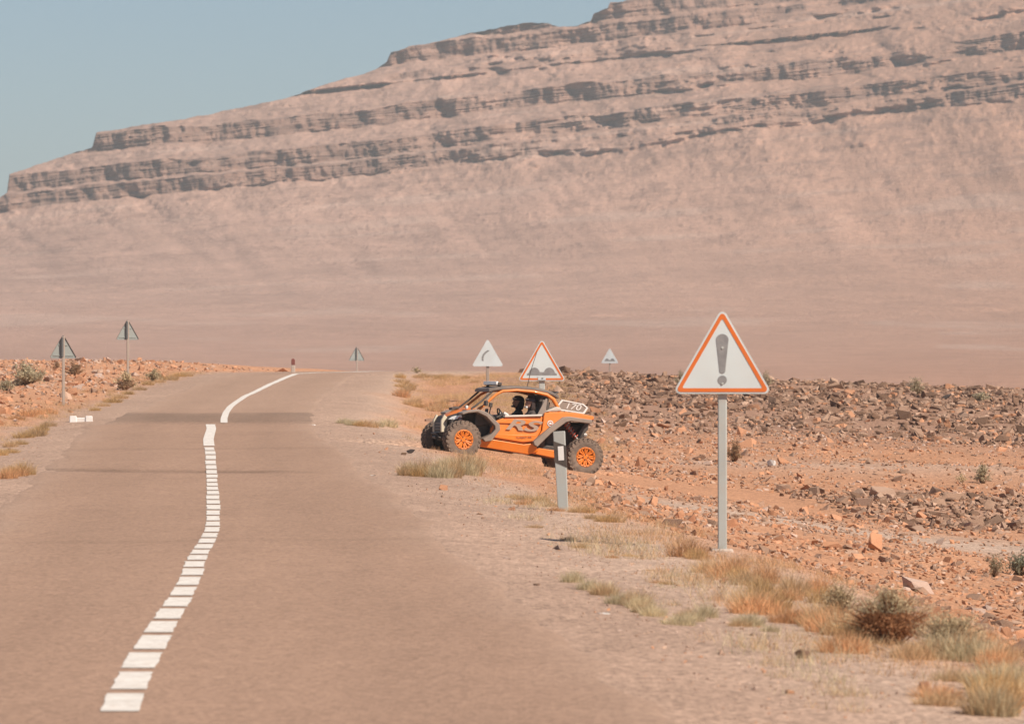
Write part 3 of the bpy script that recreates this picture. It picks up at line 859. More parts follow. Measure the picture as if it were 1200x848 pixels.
def make_buggy():
    o = empty('off_road_buggy', CAR_LOC); o.rotation_euler = (0, car_p, car_h)
    tag(o, 'orange and grey off-road buggy with big knobbly tyres nosing up toward the road', 'buggy')
    OR, DK, GY = M['orange'], M['dark'], M['grey']
    # lower tub
    MB().prism(PP([(.5, -.08), (2.25, -.10), (2.62, .02), (2.72, .2), (2.3, .3), (2.1, .14), (.5, .14)]), -.44, .44).build('chassis', DK, o, bevel=.02)
    for sd in (1, -1):
        def yy(base, k=0.10, mid=0.3): return lambda x, z: sd * (base - k * abs((z - WHEEL_R) - mid))
        # sill
        MB().prism(PP([(2.24, .03), (2.17, -.085), (1.13, -.105), (.93, -.02), (1.02, .145), (1.26, .085), (1.97, .095), (2.1, .10)]), sd * .48, yy(.70, .25, .12)).build('sill', OR, o, bevel=.014)
        # door
        d = MB().prism(PP([(1.97, .115), (1.27, .105), (1.04, .17), (.94, .40), (.93, .685), (1.30, .63), (1.70, .575), (1.90, .47), (1.99, .30)]), sd * .60, yy(.70, .14, .22)).build('door', OR, o, bevel=.014)
        MB().prism(PP([(1.90, .135), (1.30, .125), (1.10, .17), (1.03, .315), (1.45, .255), (1.93, .20)]), sd * .66, yy(.716, .10, .2)).build('lower_panel', OR, d, bevel=.010)
        MB().prism(PP([(1.88, .43), (1.0, .52), (.985, .60), (1.30, .60), (1.68, .54)]), sd * .64, yy(.70, .05, .5)).build('upper_panel', OR, d, bevel=.010)
        MB().tube([Q(1.73, .585, sd * .665), Q(1.35, .645, sd * .66), Q(.96, .71, sd * .655)], .026, 10).build('top_bar', M['pale'], d)
        # rear quarter
        MB().prism(PP([(.925, .42), (.915, .70), (.90, .775), (.72, .81), (.52, .845), (.2, .865), (-.14, .845), (-.15, .80), (-.08, .74), (.42, .745), (.53, .69), (.78, .42), (1.02, .20)]), sd * .50, yy(.70, .16, .45)).build('rear_quarter', OR, o, bevel=.014)
        MB().prism(PP([(1.075, .10), (1.10, .165), (.80, .485), (.53, .735), (.41, .765), (-.07, .765), (-.075, .685), (.38, .675), (.47, .64), (.75, .38), (1.0, .065)]), sd * .60, sd * .79).build('rear_fender', GY, o, bevel=.014)
        # front fender
        MB().prism(PP([(2.66, .53), (2.52, .60), (2.32, .645), (2.14, .61), (1.845, .41), (1.82, .30), (1.97, .055), (2.10, .02), (2.16, .075), (1.985, .20), (1.925, .30), (1.945, .365), (2.15, .525), (2.34, .585), (2.52, .545), (2.64, .49)]), sd * .42, sd * .79).build('front_fender', GY, o, bevel=.014)
        MB().prism(PP([(2.17, .07), (1.985, .20), (1.93, .30), (1.95, .36), (2.15, .52), (2.34, .58), (2.6, .50), (2.45, .1)]), sd * .34, sd * .47).build('wheel_liner', DK, o, bevel=.01)
        # headlamp cluster and its brow
        h = MB().prism(PP([(2.86, .34), (2.80, .44), (2.58, .545), (2.50, .47), (2.68, .36)]), sd * .24, lambda x, z: sd * (.56 - .6 * max(0, x + 1.295 - 2.55))).build('headlamp', DK, o, bevel=.012)
        MB().prism(PP([(2.82, .375), (2.76, .435), (2.60, .50), (2.58, .45), (2.72, .375)]), sd * .28, lambda x, z: sd * (.575 - .6 * max(0, x + 1.295 - 2.55))).build('lens', M['lens'], h, bevel=.006)
        MB().prism(PP([(2.90, .10), (2.93, .34), (2.88, .46), (2.80, .40), (2.80, .12)]), sd * .245, sd * .315).build('front_plate', M['cream'], o, bevel=.01)
        # roll cage
        MB().tube([Q(2.30, .60, sd * .60), Q(2.12, .80, sd * .565), Q(1.93, 1.00, sd * .53), Q(1.80, 1.085, sd * .51), Q(1.5, 1.145, sd * .50), Q(1.15, 1.165, sd * .50), Q(.86, 1.14, sd * .50), Q(.72, 1.07, sd * .51), Q(.62, .94, sd * .53), Q(.55, .80, sd * .55)],
                  [.024, .025, .026, .028, .029, .030, .036, .042, .038, .032], 12).build('cage_rail', OR, o)
        MB().tube([Q(2.40, .64, sd * .50), Q(2.2, .83, sd * .49), Q(2.0, 1.05, sd * .47)], .02, 8).build('windscreen_bar', DK, o)
        MB().tube([Q(.86, 1.12, sd * .48), Q(.80, .8, sd * .47), Q(.78, .2, sd * .42)], .028, 8).build('cage_hoop', DK, o)
        # suspension
        MB().tube([Q(2.6, .10, sd * .25), Q(2.59, .0, sd * .72)], .025, 8).tube([Q(2.40, .12, sd * .25), Q(2.56, .02, sd * .72)], .025, 8).tube([Q(2.55, .30, sd * .28), Q(2.59, .14, sd * .70)], .02, 8).build('front_arm', DK, o)
        MB().loft([[Q(1.14, -.06, sd * .46), Q(1.14, -.06, sd * .56), Q(1.14, .06, sd * .56), Q(1.14, .06, sd * .46)],
                   [Q(.62, -.10, sd * .50), Q(.62, -.10, sd * .62), Q(.62, .055, sd * .62), Q(.62, .055, sd * .50)],
                   [Q(.02, -.07, sd * .56), Q(.02, -.07, sd * .66), Q(.02, .07, sd * .66), Q(.02, .07, sd * .56)]]).build('trailing_arm', OR, o, bevel=.014)
        MB().tube([Q(-.12, .15, sd * .12), Q(-.01, .06, sd * .64)], .02, 8).tube([Q(-.14, .02, sd * .12), Q(-.02, -.06, sd * .64)], .02, 8).build('radius_rod', M['red'], o)
        for (a, b, nm) in ((Q(2.60, .50, sd * .46), Q(2.57, .04, sd * .60), 'front_shock'), (Q(.46, .72, sd * .46), Q(.12, .34, sd * .58), 'rear_shock')):
            A, B = Vector(a), Vector(b); ax = (B - A); u = ax.normalized(); e = u.cross(Vector((0, 1, 0))).normalized(); g = u.cross(e)
            sh = MB().tube([A, A + ax * .55], .036, 10).tube([A + ax * .5, B], .018, 8).build(nm, M['steel'], o)
            hp = [A + ax * (.06 + .86 * t / 70) + (e * math.cos(t * .63) + g * math.sin(t * .63)) * .055 for t in range(71)]
            MB().tube(hp, .012, 6).build('spring', M['red'], sh)
    # hood
    secs = []
    for s, h, w in ((2.22, .70, .53), (2.34, .705, .53), (2.48, .68, .51), (2.62, .62, .46), (2.74, .55, .40), (2.84, .46, .33)):
        w *= .72; h -= .035 + .03 * (s > 2.4)
        pts = [(-w, h - .075), (-w * .97, h - .045), (-w * .70, h - .012), (-w * .38, h + .016), (0, h + .004), (w * .38, h + .016), (w * .70, h - .012), (w * .97, h - .045), (w, h - .075)]
        secs.append([Q(s, hh, y) for y, hh in pts])
    MB().loft(secs).build('hood', OR, o, bevel=.012)
    MB().prism(PP([(2.24, .30), (2.24, .62), (2.46, .575), (2.62, .48), (2.78, .37), (2.74, .10)]), -.47, .47).build('front_bulkhead', DK, o, bevel=.02)
    MB().box(Q(2.56, .63, -.18), (.16, .22, .05), Matrix.Rotation(.3, 3, 'Y')).build('hood_vent', DK, o, bevel=.012)
    MB().box(Q(2.44, .67, .30), (.05, .07, .07)).build('hood_latch', M['white'], o, bevel=.012)
    # nose and bumper
    MB().prism(PP([(2.86, .44), (2.90, .30), (2.87, .05), (2.80, -.06), (2.60, -.08), (2.60, .34)]), -.24, .24).build('grille', DK, o, bevel=.02)
    for k in range(4):
        MB().box(Q(2.893, .10 + k * .06, 0), (.03, .42, .018)).build('grille_bar', GY, o)
    MB().tube([Q(2.7, -.04, -.26), Q(2.91, .0, -.22), Q(2.95, .07, -.18), Q(2.95, .07, .18), Q(2.91, .0, .22), Q(2.7, -.04, .26)], .02, 8).build('front_bumper', M['dark'], o)
    MB().tube([Q(2.91, .0, -.12), Q(2.91, .0, .12)], .045, 12).build('winch', DK, o)
    # dash, wheel, seats
    MB().prism(PP([(2.30, .62), (1.98, .60), (1.86, .52), (1.88, .40), (2.3, .30)]), -.54, .54).build('dashboard', DK, o, bevel=.03)
    MB().box(Q(1.93, .66, .02), (.03, .16, .10)).build('screen', DK, o, bevel=.008)
    sw = empty('steering_wheel', Q(1.70, .60, .28)); sw.parent = o; sw.rotation_euler = (0, R(-62), 0)
    t = MB(); t.tube([(.155 * math.cos(a), .155 * math.sin(a), 0) for a in np.linspace(0, 2 * math.pi, 25)], .014, 8, cap=False)
    t.build('wheel_rim', DK, sw)
    sp = MB()
    for a in (0.3, 2.84, 4.71): sp.tube([(0, 0, -.02), (.15 * math.cos(a), .15 * math.sin(a), 0)], .010, 6)
    sp.tube([(0, 0, -.22), (0, 0, 0)], .02, 8).build('spokes', DK, sw)
    for sd in (1, -1):
        st = MB().prism(PP([(1.42, .06), (1.40, .17), (1.12, .18), (1.02, .30), (.93, .70), (.92, 1.04), (.79, 1.04), (.80, .62), (.92, .10)]), sd * .28 - .21, sd * .28 + .21).build('seat', M['seat'], o, bevel=.03)
        for e in (-1, 1):
            MB().prism(PP([(1.10, .24), (1.20, .36), (1.04, .62), (.96, .72), (.88, .68), (1.0, .28)]), sd * .28 + e * .205, sd * .28 + e * .165).build('bolster', M['seat'], st, bevel=.012)
    for sd in (1, -1):
        MB().tube([Q(.84, 1.10, sd * .46), Q(.80, .72, -sd * .40)], .022, 8).build('cage_brace', DK, o)
    MB().prism(PP([(1.00, .98), (.96, 1.13), (.80, 1.12), (.78, .98)]), -.46, .46).build('head_rest', DK, o, bevel=.02)
    # side net between seat and rear pillar
    MB().prism(PP([(1.04, .70), (.90, 1.06), (.865, 1.06), (.86, .715)]), .565, .585).build('side_net', M['seat'], o, bevel=.004)
    MB().prism(PP([(.84, .1), (.86, .78), (.80, 1.0), (.76, 1.0), (.76, .1)]), -.47, .47).build('firewall', DK, o, bevel=.01)
    # rear deck and engine
    MB().prism(PP([(.84, .74), (.55, .80), (.2, .82), (-.13, .80), (-.12, .72), (.8, .66)]), -.50, .50).build('rear_deck', DK, o, bevel=.02)
    MB().prism(PP([(.72, .10), (.70, .64), (-.02, .64), (-.12, .45), (.02, .05)]), -.32, .32).build('engine', DK, o, bevel=.05)
    MB().tube([Q(.0, .45, -.15), Q(-.16, .46, -.15), Q(-.16, .46, .15), Q(.0, .45, .15)], .05, 12).build('exhaust', M['steel'], o)
    MB().prism(PP([(-.02, .70), (-.10, .70), (-.10, .56), (.10, .30), (.16, .34)]), -.5, .5).build('mud_guard', DK, o, bevel=.01)
    MB().tube([Q(-.05, .78, -.45), Q(-.19, .76, -.40), Q(-.19, .76, .40), Q(-.05, .78, .45)], .022, 8).build('rear_bumper', DK, o)
    for sd in (1, -1):
        MB().box(Q(-.145, .80, sd * .52), (.03, .14, .06)).build('tail_lamp', M['redpaint'], o, bevel=.008)
        MB().prism(PP([(.90, .785), (.66, .93), (.56, .92), (.53, .86), (.72, .82)]), sd * .30, sd * .60).build('intake', M['pale'], o, bevel=.02)
    # number board at the tail
    pl = PP([(.545, .885), (.575, .97), (.505, 1.085), (.06, 1.065), (-.045, 1.005), (.015, .885)])
    nb = MB().prism(pl, .40, .425).build('number_board', GY, o, bevel=.006)
    fr = MB(); cx_ = sum(p[0] for p in pl) / 6; cz_ = sum(p[1] for p in pl) / 6
    ring(fr, [(cx_ + (x - cx_) * 1.05, cz_ + (z - cz_) * 1.10) for x, z in pl], [(cx_ + (x - cx_) * .93, cz_ + (z - cz_) * .86) for x, z in pl], .395, .436)
    fr.build('frame', M['white'], nb, smooth_sh=False)
    text_mesh('170', M['white'], nb, 'number', .17, (.27, .98), .430, .25, 1.35)
    for s in (.12, .42): MB().tube([Q(s, .80, .42), Q(s, .98, .40)], .012, 6).build('stay', DK, nb)
    # roof, light bar, antenna
    secs = []
    for s, h in ((2.08, 1.085), (1.9, 1.145), (1.6, 1.205), (1.3, 1.235), (1.0, 1.235), (.75, 1.205), (.60, 1.155)):
        w = .50
        secs.append([Q(s, hh, y) for y, hh in ((-w, h - .055), (-w, h), (-w * .8, h + .022), (-w * .3, h + .012), (w * .3, h + .012), (w * .8, h + .022), (w, h), (w, h - .055))])
    MB().loft(secs).build('roof', M['roof'], o, bevel=.01)
    MB().tube([Q(.68, 1.17, -.4), Q(.60, 1.23, -.4), Q(.60, 1.23, .4), Q(.68, 1.17, .4)], .016, 6).build('roof_bar', DK, o)
    lb = MB().box(Q(1.86, 1.225, 0), (.09, .92, .065), Matrix.Rotation(.05, 3, 'Y')).build('light_bar', DK, o, bevel=.012)
    MB().box(Q(1.912, 1.232, 0), (.05, .90, .072), Matrix.Rotation(.05, 3, 'Y')).build('lens', M['lens'], lb, bevel=.012)
    for sd in (1, -1): MB().box(Q(1.85, 1.16, sd * .40), (.05, .04, .10)).build('bracket', DK, lb)
    MB().tube([Q(1.12, 1.20, -.10), Q(1.08, 1.6, -.10), Q(1.0, 2.02, -.10)], [.009, .007, .005], 6).build('antenna', DK, o)
    MB().tube([Q(2.28, .66, .52), Q(2.20, .76, .70)], .012, 6).box(Q(2.18, .79, .74), (.05, .16, .10)).build('mirror', DK, o, bevel=.01)
    MB().tube([Q(1.98, .60, .40), Q(1.97, .74, .42)], .014, 6).box(Q(1.98, .78, .42), (.06, .08, .09)).build('camera_mount', DK, o, bevel=.008)
    # lettering and the round badge
    text_mesh('RS', M['letter'], o, 'lettering', .30, (1.38, .445), .700, .35, 2.1, tilt=R(3.5), bold=.008)
    text_mesh('TURBO RR', M['letter2'], o, 'lettering', .055, (1.30, .215), .717, .3, 1.3, tilt=R(10))
    bd = MB().lathe_y([(.0, .0), (.062, .0), (.062, .008), (.0, .008)], 24, Q(.77, .575, .69)).build('badge', M['white'], o)
    MB().lathe_y([(.0, .006), (.044, .006), (.044, .011), (.0, .011)], 20, Q(.77, .575, .69)).build('badge_ring', M['letter2'], bd)
    MB().prism([(Q(.77, .575, 0)[0] + x, Q(.77, .575, 0)[2] + z) for x, z in ((-.028, -.018), (.028, -.018), (.02, .016), (0, .026), (-.02, .016))], .70, .7035).build('badge_mark', M['white'], bd)

    # wheels
    def wheel_meshes(hw):
        ty = MB().lathe_y([(.195, -hw * .80), (.205, -hw * .92), (.26, -hw * 1.0), (.325, -hw * .98), (.356, -hw * .86), (.368, -hw * .5), (.370, 0), (.368, hw * .5), (.356, hw * .86),
                           (.325, hw * .98), (.26, hw * 1.0), (.205, hw * .92), (.195, hw * .80)], 44)
        n = 24
        for k in range(n):
            for j, yc in enumerate((-.74, -.25, .25, .74)):
                a = 2 * math.pi * (k + (.5 if j % 2 else 0)) / n
                rot = Matrix.Rotation(-a, 3, 'Y') @ Matrix.Rotation(R(12 if j % 2 else -12), 3, 'X')
                c = Matrix.Rotation(-a, 3, 'Y') @ Vector((.372 if abs(yc) < .5 else .362, yc * hw, 0))
                ty.box(c, (.026, hw * .42, .058), rot)
            for sdd in (-1, 1):                                      # side lugs
                a = 2 * math.pi * (k + .25) / n
                c = Matrix.Rotation(-a, 3, 'Y') @ Vector((.338, sdd * hw * .93, 0))
                ty.box(c, (.045, .03, .04), Matrix.Rotation(-a, 3, 'Y'))
        tm = ty.mesh('tyre', M['rubber'], True, ang=30)
        f = hw * .80
        ri = MB().lathe_y([(.198, f - .10), (.204, f + .012), (.190, f + .022), (.168, f + .016), (.160, f - .02), (.160, f - .12)], 40)
        for k in range(8):
            a = 2 * math.pi * k / 8
            for da in (-.16, .16):
                pa = Matrix.Rotation(-(a + da * .6), 3, 'Y') @ Vector((.055, f - .03, 0)); pb = Matrix.Rotation(-(a + da), 3, 'Y') @ Vector((.168, f - .002, 0))
                ri.tube([pa, pb], .023, 6)
        ri.lathe_y([(.0, f + .0), (.045, f + .0), (.07, f - .02), (.07, f - .06)], 24)
        rm = ri.mesh('rim', M['orange'], True)
        bk = MB().lathe_y([(.0, f - .075), (.162, f - .075), (.195, f - .12), (.195, -f)], 32)
        for k in range(16):
            a = 2 * math.pi * (k + .5) / 16
            bk.box(Matrix.Rotation(-a, 3, 'Y') @ Vector((.182, f + .024, 0)), (.014, .008, .014), Matrix.Rotation(-a, 3, 'Y'))
        for k in range(4):
            a = 2 * math.pi * (k + .5) / 4
            bk.box(Matrix.Rotation(-a, 3, 'Y') @ Vector((.052, f + .0, 0)), (.02, .02, .02))
        return tm, rm, bk.mesh('hub', M['dark'], True)
    wf, wr = wheel_meshes(.125), wheel_meshes(.145)
    for s, yv, ms in ((2.59, .78, wf), (2.59, -.78, wf), (0, .77, wr), (0, -.77, wr)):
        wh = link(bpy.data.objects.new('wheel', ms[2]), o)
        wh.location = Q(s, 0, yv); wh.rotation_euler = (0, random.random() * 6, (0 if yv > 0 else math.pi) + (R(5) if s > 1 else 0))
        link(bpy.data.objects.new('tyre', ms[0]), wh); link(bpy.data.objects.new('rim', ms[1]), wh)
    return o
buggy = make_buggy()

# ------------------------------------------------------------------ the two people in it
def make_person(label, yc, hands, glove, lean=0.0):
    names = {}
    V = []; E = []; Rr = []
    def v(key, s, h, y, r, par=None):
        names[key] = len(V); V.append(Q(s, h + (.05 if h > .3 and key[:2] not in ('wr', 'pa', 'th', 'kn') and key[0] not in 'fg' else 0), yc + y)); Rr.append(r)
        if par: E.append((names[par], names[key]))
    v('pelvis', 1.17, .23, 0, .125)
    v('waist', 1.12, .37, 0, .115, 'pelvis'); v('chest', 1.08 + lean, .55, 0, .135, 'waist'); v('collar', 1.07 + lean, .68, 0, .085, 'chest')
    v('neck', 1.085 + lean, .75, 0, .052, 'collar'); v('jaw', 1.115 + lean, .815, 0, .075, 'neck'); v('head', 1.105 + lean, .885, 0, .092, 'jaw'); v('crown', 1.10 + lean, .955, 0, .066, 'head')
    for k, sd in (('l', 1), ('r', -1)):
        hx, hh, hy = hands[k]
        v('sh' + k, 1.06 + lean, .655, sd * .17, .068, 'collar'); v('el' + k, 1.27 + lean, .46, sd * .235, .047, 'sh' + k)
        v('wr' + k, hx - .07, hh - .03, hy - yc, .030, 'el' + k); v('pa' + k, hx - .01, hh, hy - yc, .036, 'wr' + k)
        for j in range(4):
            fy = (j - 1.5) * .019
            v('f%d%s' % (j, k), hx + .04, hh + .018, hy - yc + fy, .0095, 'pa' + k); v('g%d%s' % (j, k), hx + .052, hh - .012 + .004 * (j % 2), hy - yc + fy, .008, 'f%d%s' % (j, k))
        v('th' + k, hx + .015, hh + .01, hy - yc - sd * .042, .010, 'pa' + k)
        v('hip' + k, 1.22, .20, sd * .09, .088, 'pelvis'); v('kn' + k, 1.62, .33, sd * .12, .066, 'hip' + k); v('an' + k, 1.93, .05, sd * .11, .042, 'kn' + k); v('to' + k, 2.05, .09, sd * .11, .036, 'an' + k)
    me = bpy.data.meshes.new('person')
    me.from_pydata(V, E, [])
    o = link(bpy.data.objects.new('person', me))
    o.location = CAR_LOC; o.rotation_euler = (0, car_p, car_h)
    me.materials.append(M['jacket'])
    sk = o.modifiers.new('skin', 'SKIN'); sk.use_smooth_shade = True
    for i, d in enumerate(me.skin_vertices[0].data):
        d.radius = (Rr[i], Rr[i]); d.use_root = (i == 0)
    sb = o.modifiers.new('sub', 'SUBSURF'); sb.levels = 1; sb.render_levels = 1
    tag(o, label, 'person')
    hs, hh = 1.108 + lean, .935
    # face: a shaped shell with nose, brow, mouth and ears, a helmet, goggles strap, sleeves' hands
    secs = []
    for t, w, fr, bk in ((-.115, .035, .070, .01), (-.09, .055, .092, .03), (-.06, .066, .098, .07), (-.03, .072, .102, .085), (0., .075, .100, .09), (.03, .075, .098, .09), (.06, .070, .088, .085)):
        ring_ = []
        for a in np.linspace(0, 2 * math.pi, 16, endpoint=False):
            x = math.cos(a); d = (fr if x > 0 else bk) * x
            if abs(a) < 0.2 and -.04 < t < .01: d += .020 if t < -.01 else .010
            ring_.append(Q(hs + d, hh + t, yc + w * math.sin(a) * 1.02))
        secs.append(ring_)
    MB().loft(secs).build('face', M['skin'], o)
    for sd in (1, -1):
        MB().box(Q(hs + .088, hh + .008, yc + sd * .032), (.016, .026, .012)).build('eye', M['dark'], o, bevel=.004)
    MB().box(Q(hs + .094, hh - .072, yc), (.012, .045, .009)).build('mouth', M['letter2'], o, bevel=.003)
    hb = MB()
    secs = []
    for u in np.linspace(0.0, 1.0, 8):
        a = u * math.pi * .5; rr = math.cos(a) ** .8 if u < 1 else .02; zz = .035 + .11 * math.sin(a)
        secs.append([Q(hs - .008 + .128 * rr * math.cos(t), hh + zz, yc + .108 * rr * math.sin(t)) for t in np.linspace(0, 2 * math.pi, 20, endpoint=False)])
    hb.loft(secs)
    secs = []
    for zz, k in ((.03, 1.0), (-.04, 1.0), (-.10, .94), (-.135, .82)):
        r_ = [Q(hs - .012 + .126 * k * math.cos(t), hh + zz, yc + .108 * k * math.sin(t)) for t in np.linspace(1.45, 2 * math.pi - 1.45, 14)]
        r_ += [Q(hs - .012 + .100 * k * math.cos(t), hh + zz, yc + .088 * k * math.sin(t)) for t in np.linspace(2 * math.pi - 1.5, 1.5, 14)]
        secs.append(r_)
    hb.loft(secs)
    hb.build('helmet', M['helmet'], o)
    MB().tube([Q(hs - .012 + .130 * math.cos(t), hh + .075, yc + .100 * math.sin(t)) for t in np.linspace(-.9, .9, 9)], .011, 6).build('helmet_stripe', M['white'], o)
    MB().tube([Q(hs + .085, hh - .088, yc - .06), Q(hs + .112, hh - .092, yc), Q(hs + .085, hh - .088, yc + .06)], .02, 8).build('chin_bar', M['helmet'] if not glove else M['white'], o)
    for k in 'lr':
        hx, h2, hy = hands[k]
        MB().tube([Q(hx - .075, h2 - .034, hy), Q(hx - .03, h2 - .01, hy), Q(hx + .03, h2 + .016, hy)], [.036, .043, .036], 10).build('glove', M['glove'], o)
    return o
make_person('driver in dark jacket and striped helmet gripping the steering wheel of the buggy', .28, {'l': (1.66, .64, .41), 'r': (1.66, .64, .15)}, True)
make_person('passenger in dark jacket and helmet leaning forward beyond the buggy driver', -.28, {'l': (1.50, .56, -.20), 'r': (1.62, .50, -.40)}, False, lean=.10)

# ------------------------------------------------------------------ stones
def rock_mesh(seed, flat=0.65, rough=1.0):
    r = np.random.default_rng(seed)
    bm = bmesh.new()
    n = 17
    pts = r.uniform(-1, 1, size=(n, 3)); pts = np.sign(pts) * np.abs(pts) ** 0.55
    pts *= r.uniform(0.7, 1.0, n)[:, None]
    sh = r.normal(0, .15, (3, 3)); pts = pts @ (np.eye(3) * .92 + sh)
    pts *= np.array([r.uniform(0.8, 1.15), r.uniform(0.75, 1.0), flat * r.uniform(0.8, 1.2)])
    for p in pts: bm.verts.new(p)
    res = bmesh.ops.convex_hull(bm, input=bm.verts)
    bmesh.ops.delete(bm, geom=[g for g in res['geom_interior'] if isinstance(g, bmesh.types.BMVert)], context='VERTS')
    bmesh.ops.triangulate(bm, faces=bm.faces)
    bmesh.ops.recalc_face_normals(bm, faces=bm.faces)
    bm.verts.index_update()
    v = np.array([w.co[:] for w in bm.verts]); f = np.array([[w.index for w in q.verts] for q in bm.faces])
    bm.free()
    return v, f
ROCKS = [rock_mesh(100 + i, [0.5, 0.62, 0.75, 0.42][i % 4]) for i in range(14)]

def mat_rubble():
    m = bpy.data.materials.new('rubble_stone'); nt, n, l, p = nodes_of(m)
    a = n.new('ShaderNodeAttribute'); a.attribute_name = 'tint'
    co = obj_coord(n, l)
    c = scale_col(n, l, a.outputs['Color'], gain(n, l, noise(n, l, 7, 5, 0.65, co), 0.8, 1.2))
    l.new(c, p.inputs['Base Color']); p.inputs['Roughness'].default_value = 0.93; p.inputs['Specular IOR Level'].default_value = 0.12
    l.new(bump(n, l, noise(n, l, 18, 4, 0.7, co), 0.5, 0.02), p.inputs['Normal'])
    return m
RUBBLE = mat_rubble()
TONES = {'dark': ((0.135, 0.076, 0.048), (0.195, 0.112, 0.072)), 'brown': ((0.24, 0.148, 0.100), (0.32, 0.195, 0.132)),
         'tan': ((0.34, 0.215, 0.15), (0.42, 0.27, 0.19)), 'orange': ((0.38, 0.185, 0.10), (0.47, 0.235, 0.135)), 'pale': ((0.40, 0.27, 0.205), (0.48, 0.34, 0.27))}
STONE = {k: mat_stone(k + '_stone', *v) for k, v in TONES.items()}
STONE['white'] = mat_stone('white_stone', (0.62, 0.57, 0.52), (0.72, 0.68, 0.63))
STONE['black'] = mat_stone('black_stone', (0.06, 0.045, 0.042), (0.09, 0.07, 0.062))
for m in STONE.values():                       # single stones carry no tint layer
    for nd in m.node_tree.nodes:
        if nd.type == 'MIX' and nd.inputs[0].is_linked and nd.inputs[0].links[0].from_node.type == 'ATTRIBUTE':
            for lk in list(nd.inputs[0].links): m.node_tree.links.remove(lk)
            nd.inputs[0].default_value = 0.0

_mesh_cache = {}
def rock_data(i, tone):
    if (i, tone) not in _mesh_cache:
        me = np_mesh('rock', ROCKS[i][0], ROCKS[i][1], STONE[tone])
        _mesh_cache[(i, tone)] = me
    return _mesh_cache[(i, tone)]

def put_rock(name, x, y, z, s, rot, i, tone, label, group=None, sx=(1, 1, 1)):
    o = bpy.data.objects.new(name, rock_data(i, tone))
    o.location = (x, y, z); o.scale = (s * sx[0], s * sx[1], s * sx[2]); o.rotation_euler = rot
    link(o); tag(o, label, 'rock', group)
    return o

SHAPE = ['squat', 'blocky', 'tall', 'flat']
def rock_words(tone, vi, s, x, y, label, group):
    size = 'small' if s < .07 else ('' if s < .16 else ('large' if s < .27 else 'huge'))
    px = CX + F * x / y
    if px < 110: near = ' beside the pale green shrub'
    elif px < 420: near = ' near the tall sign back'
    elif px < 660: near = ' beside the buggy'
    elif px < 790: near = ' between buggy and exclamation sign'
    elif px < 910: near = ' around the exclamation sign'
    elif px < 1060: near = ' left of the black boulders' if y > 140 else ' before the round brown bush'
    else: near = ' below the black boulders' if y > 88 else ' near the grey-green shrub'
    lab = ' '.join((size + ' ' + SHAPE[vi % 4] + ' ' + label(tone) + near).split())
    return lab, lab

def scatter(n, xr, yr, size, tones, wts, mask, n_single, label, group, stuff, seed, sink=0.25, smax_=0.5):
    r = np.random.default_rng(seed)
    # more samples nearer the view: uniform over the area
    x = r.uniform(*xr, n * 3); y = r.uniform(*yr, n * 3)
    keep = r.uniform(size=n * 3) < np.clip(mask(x, y), 0, 1)
    infr = np.abs(x / np.maximum(y, 5)) < 0.125
    x, y = x[keep & infr][:n], y[keep & infr][:n]
    n = len(x)
    s = np.minimum(size[0] * (1 + r.pareto(2.3, n) * size[1]), smax_) * 0.5
    z = ground(x, y)
    tn = r.choice(len(tones), n, p=np.array(wts) / sum(wts))
    vi = r.integers(0, len(ROCKS), n)
    rot = np.stack([r.normal(0, .35, n), r.normal(0, .35, n), r.uniform(0, 6.28, n)], 1)
    app = s / y
    order = np.argsort(-app)
    vis = np.abs(x / y) < 0.0985
    single = [k for k in order if vis[k]][:n_single]
    for k in single:
        put_rock('rock', x[k], y[k], z[k] + s[k] * (0.5 - sink) * 0.5, s[k], rot[k], int(vi[k]), tones[tn[k]], *rock_words(tones[tn[k]], int(vi[k]), s[k], x[k], y[k], label, group))
    ss = set(single)
    rest = np.array([k for k in range(n) if k not in ss])
    Vs, Fs, Cs = [], [], []
    off = 0
    for k in rest:
        v, f = ROCKS[vi[k]]
        e = np.array(Euler(rot[k]).to_matrix())
        p = (v * s[k]) @ e.T + np.array([x[k], y[k], z[k] + s[k] * (0.5 - sink) * 0.5])
        Vs.append(p); Fs.append(f + off); off += len(v)
        a, b = TONES[tones[tn[k]]]; t = r.uniform()
        Cs.append(np.broadcast_to((np.array(a) * (1 - t) + np.array(b) * t) * r.uniform(.88, 1.12), v.shape))
    me = np_mesh(stuff, np.concatenate(Vs), np.concatenate(Fs), RUBBLE)
    color_attr(me, 'tint', np.concatenate(Cs))
    tag(link(bpy.data.objects.new(stuff, me)), kind='stuff')

def nzf(x, y, a, b, s): return smooth(-0.25, 0.3, fbm(x / a, y / b, 3, s))

# the dark rubble on the stony rise
scatter(11000, (-1.5, 26), (148, 222), (0.19, 0.40), ['dark', 'brown', 'tan', 'orange'], [.40, .38, .12, .10],
        lambda x, y: smooth(0.2, 3.0, x - 0.0 + (y - 190) * 0.02) * (0.3 + 0.7 * smooth(158, 178, y + x * .3)) * (0.4 + 0.6 * nzf(x, y, 5, 7, 201)), 66,
        lambda t: t + ' rock on the rubble rise', lambda t: t + ' rocks of the rubble rise', 'rise_rubble', 1, smax_=0.6)
# stones of the orange bank in front of it
scatter(6500, (1.0, 17), (106, 162), (0.085, 0.4), ['orange', 'tan', 'brown', 'pale'], [.5, .22, .16, .12],
        lambda x, y: smooth(4, 7, road_d(x, y) - ROAD_HW) * (0.4 + 0.6 * nzf(x, y, 4, 5, 202)), 30,
        lambda t: t + ' stone on the orange bank', lambda t: t + ' stones on the orange bank', 'bank_rubble', 2, smax_=0.42)
